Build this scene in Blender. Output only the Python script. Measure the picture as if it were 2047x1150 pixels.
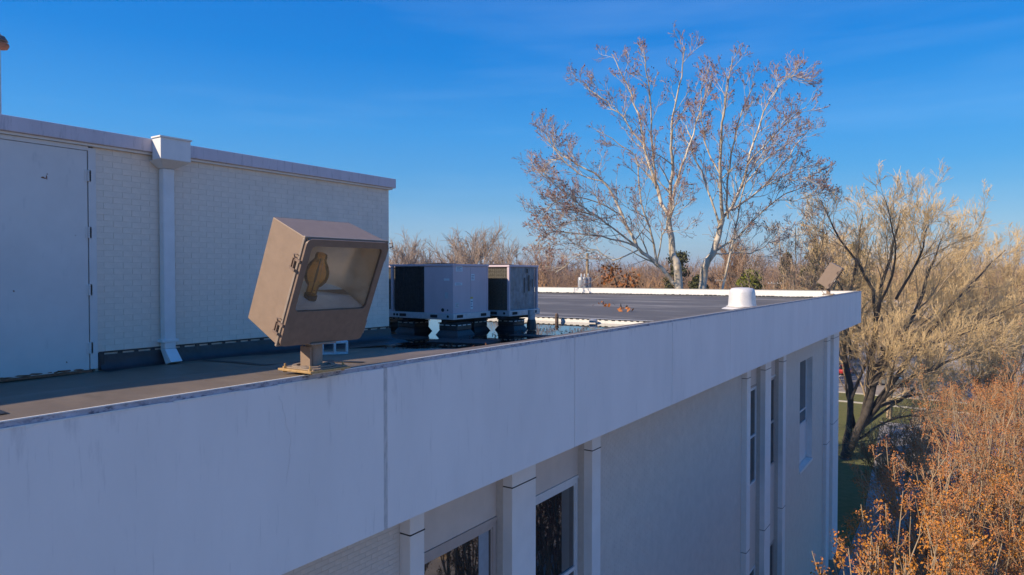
import bpy, bmesh, math, random
import numpy as np
from mathutils import Vector, Matrix, Euler

for o in list(bpy.data.objects): bpy.data.objects.remove(o, do_unlink=True)
S = bpy.context.scene
COL = S.collection
C = 15.7                      # eye height above the car park
R = math.radians

# ------------------------------------------------------------------ camera
cam_d = bpy.data.cameras.new('camera'); cam = bpy.data.objects.new('camera', cam_d); COL.objects.link(cam)
cam_d.sensor_width = 36; cam_d.lens = 36 * 1364 / 2047
cam_d.clip_start = .05; cam_d.clip_end = 20000
cam.location = (0, 0, C)
cam.rotation_euler = (R(90 - 1.124), 0, R(33.98))
S.camera = cam

# ------------------------------------------------------------------ world + sun
SUN = Vector((-.515, -.857, 0)).normalized() * math.cos(R(33.4)) + Vector((0, 0, math.sin(R(33.4))))
W = bpy.data.worlds.new('World'); S.world = W; W.use_nodes = True
nt = W.node_tree; nt.nodes.clear()
def wn(t, **k):
    n = nt.nodes.new(t)
    for a, b in k.items(): setattr(n, a, b)
    return n
sky = wn('ShaderNodeTexSky', sky_type='NISHITA', sun_disc=False)
sky.sun_elevation = R(33.4)
sky.sun_rotation = math.atan2(SUN.x, SUN.y)
sky.altitude = 200; sky.air_density = 1.0; sky.dust_density = .35; sky.ozone_density = 2.6
hs = wn('ShaderNodeHueSaturation'); hs.inputs['Saturation'].default_value = 1.9; hs.inputs['Value'].default_value = 1.0
tc = wn('ShaderNodeTexCoord'); mp = wn('ShaderNodeMapping'); mp.inputs['Scale'].default_value = (1.1, 1.1, 9.0)
nz = wn('ShaderNodeTexNoise'); nz.inputs['Scale'].default_value = 1.6; nz.inputs['Detail'].default_value = 5; nz.inputs['Roughness'].default_value = .55
cr = wn('ShaderNodeMapRange'); cr.inputs[1].default_value = .50; cr.inputs[2].default_value = .82; cr.inputs[3].default_value = 0; cr.inputs[4].default_value = .15
mx = wn('ShaderNodeMix', data_type='RGBA'); mx.inputs['B'].default_value = (2.2, 3.2, 4.6, 1)
bg = wn('ShaderNodeBackground'); bg.inputs['Strength'].default_value = .13
out = wn('ShaderNodeOutputWorld')
lk = nt.links.new
lk(sky.outputs[0], hs.inputs['Color']); lk(tc.outputs['Generated'], mp.inputs[0]); lk(mp.outputs[0], nz.inputs['Vector'])
# clear winter sky: deep blue overhead, paler towards the horizon, the same all round
sep = wn('ShaderNodeSeparateXYZ'); lk(tc.outputs['Generated'], sep.inputs[0])
rp = wn('ShaderNodeValToRGB'); lk(sep.outputs[2], rp.inputs[0]); e_ = rp.color_ramp.elements
stops = [(0, (.22, .37, .55)), (.05, (.19, .36, .58)), (.10, (.13, .33, .60)), (.20, (.05, .28, .68)), (.30, (.0, .19, .64)), (.40, (0, .155, .60)), (1, (0, .11, .48))]
e_[0].position, e_[0].color = stops[0][0], (*stops[0][1], 1); e_[1].position, e_[1].color = stops[-1][0], (*stops[-1][1], 1)
for p_, c_ in stops[1:-1]: q_ = e_.new(p_); q_.color = (*c_, 1)
sc_ = wn('ShaderNodeVectorMath', operation='SCALE'); sc_.inputs['Scale'].default_value = 4.75; lk(rp.outputs[0], sc_.inputs[0])
bl = wn('ShaderNodeMix', data_type='RGBA'); bl.inputs['Factor'].default_value = .17; lk(sc_.outputs[0], bl.inputs['A']); lk(hs.outputs[0], bl.inputs['B'])
lk(nz.outputs[0], cr.inputs[0]); lk(cr.outputs[0], mx.inputs['Factor']); lk(bl.outputs['Result'], mx.inputs['A'])
lk(mx.outputs['Result'], bg.inputs[0]); lk(bg.outputs[0], out.inputs[0])

sl = bpy.data.lights.new('sun', 'SUN'); sl.energy = 3.5; sl.angle = R(.53); sl.color = (1, .83, .64)
so = bpy.data.objects.new('sun', sl); COL.objects.link(so)
so.rotation_euler = SUN.to_track_quat('Z', 'Y').to_euler(); so.location = (-30, -40, 60)
S.view_settings.view_transform = 'Standard'; S.view_settings.look = 'None'
S.view_settings.exposure = .82; S.view_settings.gamma = 1; S.view_settings.use_curve_mapping = False
S.cycles.max_bounces = 9; S.cycles.transparent_max_bounces = 12; S.cycles.caustics_reflective = False
S.cycles.use_denoising = True

# ------------------------------------------------------------------ helpers
_y, _p = R(33.98), R(-1.124)
FV = Vector((-math.sin(_y) * math.cos(_p), math.cos(_y) * math.cos(_p), math.sin(_p)))
RV = Vector((math.cos(_y), math.sin(_y), 0)); UV = RV.cross(FV)
def at(px, py, d):
    """point seen at a pixel of the 2047 px photograph, d metres ahead"""
    return Vector((0, 0, C)) + d * (FV + RV * (px - 1023.5) / 1364 - UV * (py - 575) / 1364)
def on_ground(px, py, z=0):
    v = FV + RV * (px - 1023.5) / 1364 - UV * (py - 575) / 1364
    return Vector((0, 0, C)) + v * ((z - C) / v.z)

MATS = {}
def mat(name, col, rough=.7, metal=0, var=.12, vscale=3.0, bump=.0, bscale=60, spec=.4, stain=None, sstr=0, stretch=(1, 1, 1), col2=None):
    if name in MATS: return MATS[name]
    m = bpy.data.materials.new(name); m.use_nodes = True; MATS[name] = m
    t = m.node_tree; b = t.nodes['Principled BSDF']; L = t.links.new
    b.inputs['Roughness'].default_value = rough; b.inputs['Metallic'].default_value = metal
    b.inputs['Specular IOR Level'].default_value = spec
    tc = t.nodes.new('ShaderNodeTexCoord'); mp = t.nodes.new('ShaderNodeMapping'); mp.inputs['Scale'].default_value = stretch
    L(tc.outputs['Object'], mp.inputs[0])
    n = t.nodes.new('ShaderNodeTexNoise'); n.inputs['Scale'].default_value = vscale; n.inputs['Detail'].default_value = 6; n.inputs['Roughness'].default_value = .6
    L(mp.outputs[0], n.inputs['Vector'])
    r = t.nodes.new('ShaderNodeMapRange'); r.inputs[1].default_value = .3; r.inputs[2].default_value = .7
    L(n.outputs[0], r.inputs[0])
    mx = t.nodes.new('ShaderNodeMix'); mx.data_type = 'RGBA'
    c = Vector(col[:3]); c2 = Vector(col2) if col2 else c * (1 + var)
    c1 = c if col2 else c * (1 - var)
    mx.inputs['A'].default_value = (*c1, 1); mx.inputs['B'].default_value = (*c2, 1)
    L(r.outputs[0], mx.inputs['Factor']); last = mx.outputs['Result']
    if stain:
        n2 = t.nodes.new('ShaderNodeTexNoise'); n2.inputs['Scale'].default_value = stain[3]; n2.inputs['Detail'].default_value = 8; n2.inputs['Roughness'].default_value = .7
        mp2 = t.nodes.new('ShaderNodeMapping'); mp2.inputs['Scale'].default_value = stain[4]
        L(tc.outputs['Object'], mp2.inputs[0]); L(mp2.outputs[0], n2.inputs['Vector'])
        r2 = t.nodes.new('ShaderNodeMapRange'); r2.inputs[1].default_value = stain[5]; r2.inputs[2].default_value = stain[6]; r2.inputs[4].default_value = sstr
        L(n2.outputs[0], r2.inputs[0])
        mx2 = t.nodes.new('ShaderNodeMix'); mx2.data_type = 'RGBA'; mx2.inputs['B'].default_value = (*stain[:3], 1)
        L(last, mx2.inputs['A']); L(r2.outputs[0], mx2.inputs['Factor']); last = mx2.outputs['Result']
    L(last, b.inputs['Base Color'])
    if bump:
        n3 = t.nodes.new('ShaderNodeTexNoise'); n3.inputs['Scale'].default_value = bscale; n3.inputs['Detail'].default_value = 4
        L(mp.outputs[0], n3.inputs['Vector'])
        bp = t.nodes.new('ShaderNodeBump'); bp.inputs['Strength'].default_value = bump; bp.inputs['Distance'].default_value = .02
        L(n3.outputs[0], bp.inputs['Height']); L(bp.outputs[0], b.inputs['Normal'])
    return m

def tag(o, label=None, cat=None, group=None, kind=None):
    if label: o['label'] = label
    if cat: o['category'] = cat
    if group: o['group'] = group
    if kind: o['kind'] = kind
    return o
def empty(name, loc, label=None, cat=None, group=None, kind=None):
    e = bpy.data.objects.new(name, None); COL.objects.link(e); e.location = loc; e.empty_display_size = .3
    return tag(e, label, cat, group, kind)
def worg(o):
    p = Vector((0, 0, 0))
    while o is not None: p += o.location; o = o.parent
    return p

class MB:
    def __init__(s): s.v = []; s.f = []
    def poly(s, pts):
        n = len(s.v); s.v += [tuple(p) for p in pts]; s.f.append(tuple(range(n, n + len(pts)))); return s
    def box(s, x0, x1, y0, y1, z0, z1, M=None):
        n = len(s.v)
        P = [(x0, y0, z0), (x1, y0, z0), (x1, y1, z0), (x0, y1, z0), (x0, y0, z1), (x1, y0, z1), (x1, y1, z1), (x0, y1, z1)]
        if M is not None: P = [tuple(M @ Vector(p)) for p in P]
        s.v += P
        s.f += [tuple(n + i for i in q) for q in ((0, 3, 2, 1), (4, 5, 6, 7), (0, 1, 5, 4), (1, 2, 6, 5), (2, 3, 7, 6), (3, 0, 4, 7))]
        return s
    def hexa(s, lo, hi):      # two quads, bottom and top, counterclockwise
        n = len(s.v); s.v += [tuple(p) for p in lo] + [tuple(p) for p in hi]
        s.f += [tuple(n + i for i in q) for q in ((0, 3, 2, 1), (4, 5, 6, 7), (0, 1, 5, 4), (1, 2, 6, 5), (2, 3, 7, 6), (3, 0, 4, 7))]
        return s
    def lathe(s, prof, c, n=20, M=None, cap=True):
        b = len(s.v)
        for r, z in prof:
            for k in range(n):
                a = 2 * math.pi * k / n; p = Vector((r * math.cos(a), r * math.sin(a), z))
                if M is not None: p = M @ p
                s.v.append(tuple(p + Vector(c)))
        for i in range(len(prof) - 1):
            for k in range(n):
                k2 = (k + 1) % n
                s.f.append((b + i * n + k, b + i * n + k2, b + (i + 1) * n + k2, b + (i + 1) * n + k))
        if cap:
            s.f.append(tuple(b + k for k in range(n))[::-1]); s.f.append(tuple(b + (len(prof) - 1) * n + k for k in range(n)))
        return s
    def tube(s, pts, rad, n=6, cap=True):
        pts = [Vector(p) for p in pts]; b = len(s.v)
        if not hasattr(rad, '__len__'): rad = [rad] * len(pts)
        ref = None
        for i, p in enumerate(pts):
            d = (pts[min(i + 1, len(pts) - 1)] - pts[max(i - 1, 0)]).normalized()
            if ref is None:
                ref = d.orthogonal().normalized()
            ref = (ref - d * ref.dot(d))
            ref = ref.normalized() if ref.length > 1e-6 else d.orthogonal().normalized()
            o = d.cross(ref)
            for k in range(n):
                a = 2 * math.pi * k / n
                s.v.append(tuple(p + (ref * math.cos(a) + o * math.sin(a)) * rad[i]))
        for i in range(len(pts) - 1):
            for k in range(n):
                k2 = (k + 1) % n
                s.f.append((b + i * n + k, b + i * n + k2, b + (i + 1) * n + k2, b + (i + 1) * n + k))
        if cap:
            s.f.append(tuple(b + k for k in range(n))[::-1]); s.f.append(tuple(b + (len(pts) - 1) * n + k for k in range(n)))
        return s
    def build(s, name, m, parent=None, smooth=False, bevel=0, loc=None, bseg=2):
        me = bpy.data.meshes.new(name)
        off = worg(parent) if parent is not None else Vector((0, 0, 0))
        L = Vector(loc) if loc is not None else Vector((0, 0, 0))
        if parent is not None and loc is not None: L = L - off
        sh = off + L
        V = np.array(s.v, dtype=np.float64) - np.array(sh)
        me.from_pydata(V.tolist(), [], s.f)
        if m is not None: me.materials.append(m)
        if smooth: me.polygons.foreach_set('use_smooth', [True] * len(me.polygons))
        o = bpy.data.objects.new(name, me); COL.objects.link(o); o.parent = parent; o.location = L
        if bevel:
            b = o.modifiers.new('bevel', 'BEVEL'); b.width = bevel; b.segments = bseg; b.limit_method = 'ANGLE'; b.angle_limit = R(35)
        if smooth and bevel == 0:
            try: me.set_sharp_from_angle(angle=R(40))
            except Exception: pass
        return o
def bx(name, m, parent, x0, x1, y0, y1, z0, z1, bevel=0):
    c = None if parent is not None else ((x0 + x1) / 2, (y0 + y1) / 2, z0)
    return MB().box(x0, x1, y0, y1, z0, z1).build(name, m, parent, bevel=bevel, loc=c)
def copy_tree(o, parent=None, loc=None):
    c = o.copy(); COL.objects.link(c); c.parent = parent
    if loc is not None: c.location = loc
    for ch in list(o.children): copy_tree(ch, c)
    return c
def np_mesh(name, V, F, m, parent=None, kind=None, flat=False):
    """V (n,3) floats, F (k,4) quads"""
    V = np.asarray(V, dtype=np.float32); F = np.asarray(F, dtype=np.int32)
    if parent is not None: V = V - np.array(worg(parent), dtype=np.float32)
    me = bpy.data.meshes.new(name); k = F.shape[1]
    me.vertices.add(len(V)); me.vertices.foreach_set('co', V.ravel())
    me.loops.add(F.size); me.loops.foreach_set('vertex_index', F.ravel())
    me.polygons.add(len(F)); me.polygons.foreach_set('loop_start', np.arange(0, F.size, k, dtype=np.int32))
    me.polygons.foreach_set('loop_total', np.full(len(F), k, dtype=np.int32))
    if flat: me.polygons.foreach_set('use_smooth', [False] * len(F))
    me.update(calc_edges=True)
    for mm in (m if isinstance(m, (list, tuple)) else [m]): me.materials.append(mm)
    o = bpy.data.objects.new(name, me); COL.objects.link(o); o.parent = parent
    if kind: o['kind'] = kind
    return o

# ------------------------------------------------------------------ materials
M_fascia = mat('painted_concrete', (.88, .82, .775), .75, var=.05, vscale=1.2, bump=.10, bscale=25, stretch=(1, 1, .35),
               stain=(.30, .28, .28, 5.0, (1, 3.2, .30), .58, .86), sstr=.5)
t = M_fascia.node_tree; bs = t.nodes['Principled BSDF']; old = bs.inputs['Base Color'].links[0].from_socket   # drip streaks under the coping
tcn = t.nodes.new('ShaderNodeTexCoord'); mpn = t.nodes.new('ShaderNodeMapping'); mpn.inputs['Scale'].default_value = (1, 4.2, .8); t.links.new(tcn.outputs['Object'], mpn.inputs[0])
nn = t.nodes.new('ShaderNodeTexNoise'); nn.inputs['Scale'].default_value = 2.2; nn.inputs['Detail'].default_value = 9; nn.inputs['Roughness'].default_value = .65; t.links.new(mpn.outputs[0], nn.inputs['Vector'])
sp = t.nodes.new('ShaderNodeSeparateXYZ'); t.links.new(tcn.outputs['Object'], sp.inputs[0])
mr = t.nodes.new('ShaderNodeMapRange'); mr.inputs[1].default_value = C - 1.75; mr.inputs[2].default_value = C - 1.0; mr.inputs[4].default_value = .30; t.links.new(sp.outputs[2], mr.inputs[0])
ad = t.nodes.new('ShaderNodeMath'); ad.operation = 'ADD'; t.links.new(nn.outputs[0], ad.inputs[0]); t.links.new(mr.outputs[0], ad.inputs[1])
m2 = t.nodes.new('ShaderNodeMapRange'); m2.inputs[1].default_value = .80; m2.inputs[2].default_value = 1.02; m2.inputs[4].default_value = .34; t.links.new(ad.outputs[0], m2.inputs[0])
mm = t.nodes.new('ShaderNodeMix'); mm.data_type = 'RGBA'; mm.inputs['B'].default_value = (.30, .27, .28, 1); t.links.new(m2.outputs[0], mm.inputs['Factor']); t.links.new(old, mm.inputs['A']); t.links.new(mm.outputs['Result'], bs.inputs['Base Color'])
M_coping = mat('weathered_coping', (.46, .45, .50), .7, var=.18, vscale=9, bump=.3, bscale=60, stain=(.07, .07, .10, 16, (1, .8, 1.6), .50, .66), sstr=.85)
M_white = mat('white_paint', (.80, .78, .73), .6, var=.08, vscale=20)
M_sealant = mat('grey_sealant', (.62, .58, .55), .8, var=.2, vscale=30, bump=.3, bscale=80, stretch=(1, 1, .3))
M_brickp = mat('painted_brick', (.82, .72, .61), .8, var=.07, vscale=5, bump=.12, bscale=90)
M_mortar = mat('painted_mortar', (.73, .64, .54), .9, var=.1, vscale=14, bump=.3, bscale=120)
M_wallb = mat('wall_brick_paint', (.70, .62, .55), .85, var=.06, vscale=4, bump=.3, bscale=70)
M_wallm = mat('wall_mortar_paint', (.61, .54, .48), .9, var=.08, vscale=10)
M_door = mat('door_paint', (.74, .70, .66), .55, var=.05, vscale=2.5, bump=.08, bscale=14, stain=(.30, .31, .32, 7, (1, 1, .3), .6, .85), sstr=.5)
M_rust = mat('rust', (.26, .12, .07), .9, var=.4, vscale=40)
M_pipeb = mat('old_vent_pipe', (.15, .11, .09), .8, var=.3, vscale=20)
M_metalp = mat('painted_sheet_metal', (.76, .75, .73), .5, var=.05, vscale=6, bump=.05, bscale=10)
M_fasc2 = mat('penthouse_fascia_metal', (.64, .57, .60), .6, var=.08, vscale=4, stretch=(1, 1, .3),
              stain=(.15, .14, .16, 10, (1, 2.5, .35), .55, .78), sstr=.6)
M_black = mat('black_flashing', (.022, .024, .028), .45, var=.4, vscale=5, bump=.5, bscale=12, spec=.6)
M_roof = mat('roof_membrane', (.17, .132, .095), .5, var=.2, vscale=1.3, bump=.15, bscale=8, spec=.35,
             stain=(.27, .21, .15, 1.7, (.6, 1.6, 1), .48, .75), sstr=.5)
M_roof2 = mat('far_roof_membrane', (.125, .118, .112), .75, var=.12, vscale=.8, bump=.1, bscale=5, spec=.25,
              stain=(.40, .37, .33, .32, (.42, 1.2, 1), .50, .68), sstr=.75)
M_col = mat('column_paint', (.84, .80, .77), .6, var=.04, vscale=3, bump=.05, bscale=20)
M_dark = mat('dark_gap', (.03, .03, .032), .9)
M_panel = mat('spandrel_panel_paint', (.68, .58, .51), .6, var=.05, vscale=3)
M_tan = mat('tan_window_frame', (.50, .41, .36), .45, var=.06, vscale=9)
M_wframe = mat('white_window_frame', (.72, .71, .70), .4, var=.04, vscale=9)
M_blind = mat('window_blind', (.33, .36, .40), .8, var=.1, vscale=9)
M_bronze = mat('flood_lamp_paint', (.275, .20, .145), .5, var=.07, vscale=10, bump=.06, bscale=40, stain=(.20, .155, .12, 9, (1, 1, 1), .55, .8), sstr=.5)
M_bronzed = mat('flood_lamp_door_paint', (.23, .165, .125), .5, var=.12, vscale=14, bump=.05, bscale=60)
M_bronze2 = mat('flood_lamp_post_paint', (.30, .24, .19), .5, var=.12, vscale=14)
M_brass = mat('zinc_bolt', (.50, .33, .15), .45, .3, var=.25, vscale=30)
M_black2 = mat('black_rubber', (.02, .02, .022), .6, var=.3, vscale=12, bump=.3, bscale=40)
M_refl = mat('reflector_aluminium', (.95, .82, .62), .30, .55, var=.08, vscale=5, bump=.04, bscale=4)
M_shelf = mat('reflector_plate', (.90, .92, .95), .4, .2, var=.08, vscale=8)
M_unit = mat('hvac_panel_paint', (.60, .49, .52), .5, var=.05, vscale=5, stretch=(1, 1, .4), bump=.04, bscale=10)
M_unit2 = mat('hvac_galvanised_rail', (.52, .55, .58), .45, .3, var=.12, vscale=12)
M_coil = mat('coil_fin', (.05, .055, .06), .5, .4, var=.4, vscale=20)
M_coilt = mat('coil_fin_dusty', (.16, .15, .125), .6, .3, var=.5, vscale=35)
M_coilb = mat('bare_coil_fin', (.34, .38, .43), .5, .3, var=.3, vscale=9)
M_label = mat('sticker_paper', (.66, .72, .76), .5, var=.05)
M_ink = mat('sticker_print', (.12, .18, .26), .6)
M_yellow = mat('sticker_yellow', (.65, .48, .12), .5)
M_block = mat('cinder_block_concrete', (.70, .72, .72), .95, var=.15, vscale=25, bump=.6, bscale=90)
M_alum = mat('spun_aluminium', (.74, .71, .67), .5, .25, var=.08, vscale=8, bump=.03, bscale=30)
M_galv = mat('galvanised_steel', (.40, .41, .42), .5, .4, var=.2, vscale=20)
M_asph = mat('asphalt', (.29, .255, .22), .9, var=.25, vscale=.6, bump=.3, bscale=14, stain=(.13, .125, .12, .25, (1, 1, 1), .5, .7), sstr=.6)
M_conc = mat('path_concrete', (.30, .275, .245), .9, var=.15, vscale=1.2, bump=.2, bscale=20)
M_grass = mat('winter_grass', (.085, .105, .022), .95, vscale=1.8, col2=(.16, .14, .05), bump=.8, bscale=10)
M_ground = mat('ground_soil', (.21, .16, .10), .95, vscale=.03, col2=(.30, .235, .15), bump=.5, bscale=2)
M_line = mat('road_marking_paint', (.62, .60, .55), .8, var=.15, vscale=6)
M_kerb = mat('kerb_concrete', (.42, .40, .36), .9, var=.12, vscale=6)

def glass_mat(name, tint, gl=.02):
    m = bpy.data.materials.new(name); m.use_nodes = True; t = m.node_tree; b = t.nodes['Principled BSDF']
    b.inputs['Base Color'].default_value = (*tint, 1); b.inputs['Roughness'].default_value = gl
    b.inputs['IOR'].default_value = 3.0; b.inputs['Metallic'].default_value = .0
    n = t.nodes.new('ShaderNodeTexNoise'); n.inputs['Scale'].default_value = 1.5
    bp = t.nodes.new('ShaderNodeBump'); bp.inputs['Strength'].default_value = .03; bp.inputs['Distance'].default_value = .05
    t.links.new(n.outputs[0], bp.inputs['Height']); t.links.new(bp.outputs[0], b.inputs['Normal'])
    return m
M_glass = glass_mat('window_glass', (.012, .016, .022))
M_glassg = glass_mat('green_window_glass', (.03, .07, .07))
def clear_glass(name, fac, tint=(1, 1, 1), rough=.03, spec=1.45, dcol=(.55, .50, .42)):
    m = bpy.data.materials.new(name); m.use_nodes = True; t = m.node_tree; t.nodes.clear(); L = t.links.new
    tr = t.nodes.new('ShaderNodeBsdfTransparent'); tr.inputs[0].default_value = (*tint, 1)
    gl = t.nodes.new('ShaderNodeBsdfGlossy'); gl.inputs['Roughness'].default_value = rough
    df = t.nodes.new('ShaderNodeBsdfDiffuse'); df.inputs[0].default_value = (*dcol, 1)
    n = t.nodes.new('ShaderNodeTexNoise'); n.inputs['Scale'].default_value = 4; n.inputs['Detail'].default_value = 6
    r = t.nodes.new('ShaderNodeMapRange'); r.inputs[1].default_value = .35; r.inputs[2].default_value = .8; r.inputs[3].default_value = fac * .4; r.inputs[4].default_value = fac * 1.6
    fr = t.nodes.new('ShaderNodeFresnel'); fr.inputs[0].default_value = spec
    m1 = t.nodes.new('ShaderNodeMixShader'); m2 = t.nodes.new('ShaderNodeMixShader'); o = t.nodes.new('ShaderNodeOutputMaterial')
    L(n.outputs[0], r.inputs[0]); L(r.outputs[0], m1.inputs[0]); L(tr.outputs[0], m1.inputs[1]); L(df.outputs[0], m1.inputs[2])
    L(fr.outputs[0], m2.inputs[0]); L(m1.outputs[0], m2.inputs[1]); L(gl.outputs[0], m2.inputs[2]); L(m2.outputs[0], o.inputs[0])
    return m
M_lampglass = clear_glass('dusty_lamp_glass', .06, spec=1.22, dcol=(.75, .66, .52))
M_bulb = clear_glass('amber_bulb_glass', .24, (.97, .72, .34), spec=1.35, dcol=(.95, .52, .10))
M_bulbc = clear_glass('clear_bulb_glass', .05, (.9, .9, .88), spec=1.4)
m = bpy.data.materials.new('rain_water'); m.use_nodes = True; M_water = m
b = m.node_tree.nodes['Principled BSDF']; b.inputs['Base Color'].default_value = (.008, .010, .012, 1); b.inputs['Roughness'].default_value = .03; b.inputs['IOR'].default_value = 1.6
n = m.node_tree.nodes.new('ShaderNodeTexNoise'); n.inputs['Scale'].default_value = 3
bp = m.node_tree.nodes.new('ShaderNodeBump'); bp.inputs['Strength'].default_value = .015; bp.inputs['Distance'].default_value = .05
m.node_tree.links.new(n.outputs[0], bp.inputs['Height']); m.node_tree.links.new(bp.outputs[0], b.inputs['Normal'])

# ================================================================== GROUND
def sheet(name, m, x0, x1, y0, y1, z, kind='structure', label=None):
    o = MB().poly([(x0, y0, z), (x1, y0, z), (x1, y1, z), (x0, y1, z)]).build(name, m, loc=((x0 + x1) / 2, (y0 + y1) / 2, z)); o['kind'] = kind
    return o
sheet('ground', M_ground, -3500, 3500, -3500, 3500, -.02)
sheet('grass_lawn', M_grass, -60, -5.3, 43.3, 92, 0.0)
sheet('parking_lot', M_asph, -1.2, 60, -10, 92, 0.0)
o = MB().poly([(-5.2, -20, .02), (-2.0, -20, .02), (-3.2, 50, .02), (-3.9, 82, .02), (-7.9, 82, .02), (-5.7, 50, .02)]).build('footpath', M_conc, loc=(-4, 40, .02)); o['kind'] = 'structure'
sheet('grass_verge', M_grass, -60, 60, 92.3, 99, 0.0)
sheet('far_parking_lot', M_asph, -70, 60, 99.2, 215, 0.0)
sheet('road', M_asph, -300, 120, 222, 236, 0.0)
kb = MB()
kb.box(-1.55, -1.25, -20, 92, 0, .14).box(-60, 60, 92.0, 92.28, 0, .14).box(-60, 60, 99, 99.18, 0, .14)
kb.box(-70, 60, 215.1, 215.5, 0, .14)
o = kb.build('kerb', M_kerb, loc=(0, 92, 0)); o['kind'] = 'structure'
ml = MB()
for row in (118, 146, 176, 204):
    ml.poly([(-60, row, .006), (60, row, .006), (60, row + .5, .006), (-60, row + .5, .006)])
    for k in range(-20, 20):
        ml.poly([(k * 2.8, row - 5, .010), (k * 2.8 + .14, row - 5, .010), (k * 2.8 + .14, row + 5, .010), (k * 2.8, row + 5, .010)])
for k in range(16):
    ml.poly([(0, 20 + k * 2.8, .006), (5.2, 20 + k * 2.8, .006), (5.2, 20.12 + k * 2.8, .006), (0, 20.12 + k * 2.8, .006)])
ml.poly([(-300, 228.8, .006), (120, 228.8, .006), (120, 229.1, .006), (-300, 229.1, .006)])
o = ml.build('road_marking', M_line, loc=(0, 120, 0)); o['kind'] = 'structure'
isl = MB()
for row in (131, 161, 190): isl.box(-58, 58, row - 1.2, row + 1.2, 0, .13)
o = isl.build('parking_island', M_ground, loc=(0, 160, 0)); o['kind'] = 'structure'

# ================================================================== MAIN BUILDING
XE, XC, XW, XG = -5.2, -6.2, -6.38, -6.52        # fascia face, column face, brick face, glazing face
YE, YW = 43.2, 42.4
bld = empty('office_building', (-18, 20, 0), 'long white brick office building with deep concrete roof fascia and tall window bays', 'building')
wall = MB().box(-38, XW - .012, -24, YW, -.5, C - 2.76)
# leave openings for glazing: build the outer wall as slabs around the bays
bays = [(7.06, 9.20), (9.95, 12.04), (23.75, 25.75), (26.6, 28.6)]
HOLE = (32.7, 35.6)
def wall_slab(mb, x1):
    ys = [-24]
    for a, b_ in bays: ys += [a, b_]
    ys += [HOLE[0], HOLE[1], YW]
    for i in range(0, len(ys), 2):
        mb.box(-7.2, x1, ys[i], ys[i + 1], -.5, C - 2.76)
    mb.box(-7.2, x1, HOLE[0], HOLE[1], C - 3.98, C - 2.76).box(-7.2, x1, HOLE[0], HOLE[1], -.5, C - 9.06)
    return mb
mb = wall_slab(MB(), XW - .0035); mb.box(-38, -7.2, -24, YW, -.5, C - 2.76)
mb.build('wall', M_wallm, bld)
for a, b_ in bays: bx('recess_wall', M_panel, bld, -7.19, XG - .12, a + .002, b_ - .002, 0, C - 2.77)

# fascia panels
py = [-24, -19.9, -15.7, -11.5, -7.3, -3.12, 1.08, 5.29, 9.50, 13.74, 17.9, 22.1, 26.3, 30.5, 34.7, 38.95, YE]
for i in range(len(py) - 1):
    g = .028 if abs(py[i + 1] - 5.29) < .01 else .010
    g0 = .028 if abs(py[i] - 5.29) < .01 else .010
    random.seed(i)
    o = bx('fascia_panel', M_fascia, bld, XE - .16, XE + random.uniform(-.002, .002), py[i] + g0, py[i + 1] - (g if i < len(py) - 2 else 0), C - 2.749, C - 1.004, bevel=.006)
bx('soffit', M_fascia, bld, -38, XE - .162, -24, YE - .162, C - 2.745, C - 2.60)
for i in range(1, len(py) - 1):
    w_ = .026 if abs(py[i] - 5.29) < .01 else .0095
    bx('joint_sealant', M_sealant, bld, XE - .15, XE - (.003 if w_ > .02 else .012), py[i] - w_, py[i] + w_, C - 2.747, C - 1.006)
# coping: metal band; uneven white bead paints sun caught by the chipped panel edge
cp = MB().box(XE - .15, XE - .004, -24, YE, C - 1.003, C - .9598)
cp.build('coping', M_coping, bld, bevel=.004)
MB().box(XE - .014, XE + .002, -24, YE + .001, C - .9595, C - .951).build('coping_lip', M_white, bld)
bx('coping_top', M_roof, bld, XE - .18, XE - .0145, -24, YE - .02, C - .9595, C - .955)
random.seed(5)
bd = MB(); yy = -2.0
while yy < 43:
    ln = random.uniform(.03, .30); 
    if random.random() < .72:
        h1, h2 = random.uniform(.003, .012), random.uniform(.003, .012)
        if random.random() < .06: h1 *= 2.2
        bd.hexa([(XE - .003, yy, C - 1.004 - h1), (XE + .006, yy, C - 1.004 - h1), (XE + .006, yy + ln, C - 1.004 - h2), (XE - .003, yy + ln, C - 1.004 - h2)],
                [(XE - .003, yy, C - .999), (XE + .006, yy, C - .999), (XE + .006, yy + ln, C - .999), (XE - .003, yy + ln, C - .999)])
    yy += ln
o = bd.build('sunlit_chipped_edge', M_white, bld); o['kind'] = 'stuff'
# hairline crack in the near panel
random.seed(9); ck = []; z = C - 1.1; y_ = 3.93
while z > C - 1.95:
    ck.append((XE + .0045, y_, z)); z -= random.uniform(.02, .05); y_ += random.uniform(-.012, .014) + (.01 if z > C - 1.5 else -.003)
MB().tube(ck, .0009, 3).build('crack', M_sealant, bld)

# far parapet (lit inner face), other parapets
bx('parapet', M_white, bld, -38, XE - .163, YE - .16, YE - .001, C - 2.745, C - .961)
bx('parapet', M_white, bld, -38, -37.8, -24, YE - .162, C - 2.745, C - .96)
MB().box(-38, XE - .181, YE - .19, YE + .001, C - .9595, C - .948).build('coping_lip', M_kerb, bld)
# termination bar with scalloped edge
def zfar(y): return C - 1.05 - (y - 14.3) / 28.7 * .35
tb = MB(); x = -30.0; random.seed(3)
while x < XE - .3:
    w_ = random.uniform(.16, .26); h = random.uniform(.0, .03)
    tb.box(x, x + w_, YE - .175, YE - .161, zfar(YE) - .05, zfar(YE) + .07 + h); x += w_ + random.uniform(.03, .06)
tb.box(-37.8, XE - .163, YE - .172, YE - .161, zfar(YE) - .05, zfar(YE) + .055)
o = tb.build('membrane_edge', M_black, bld)

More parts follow.
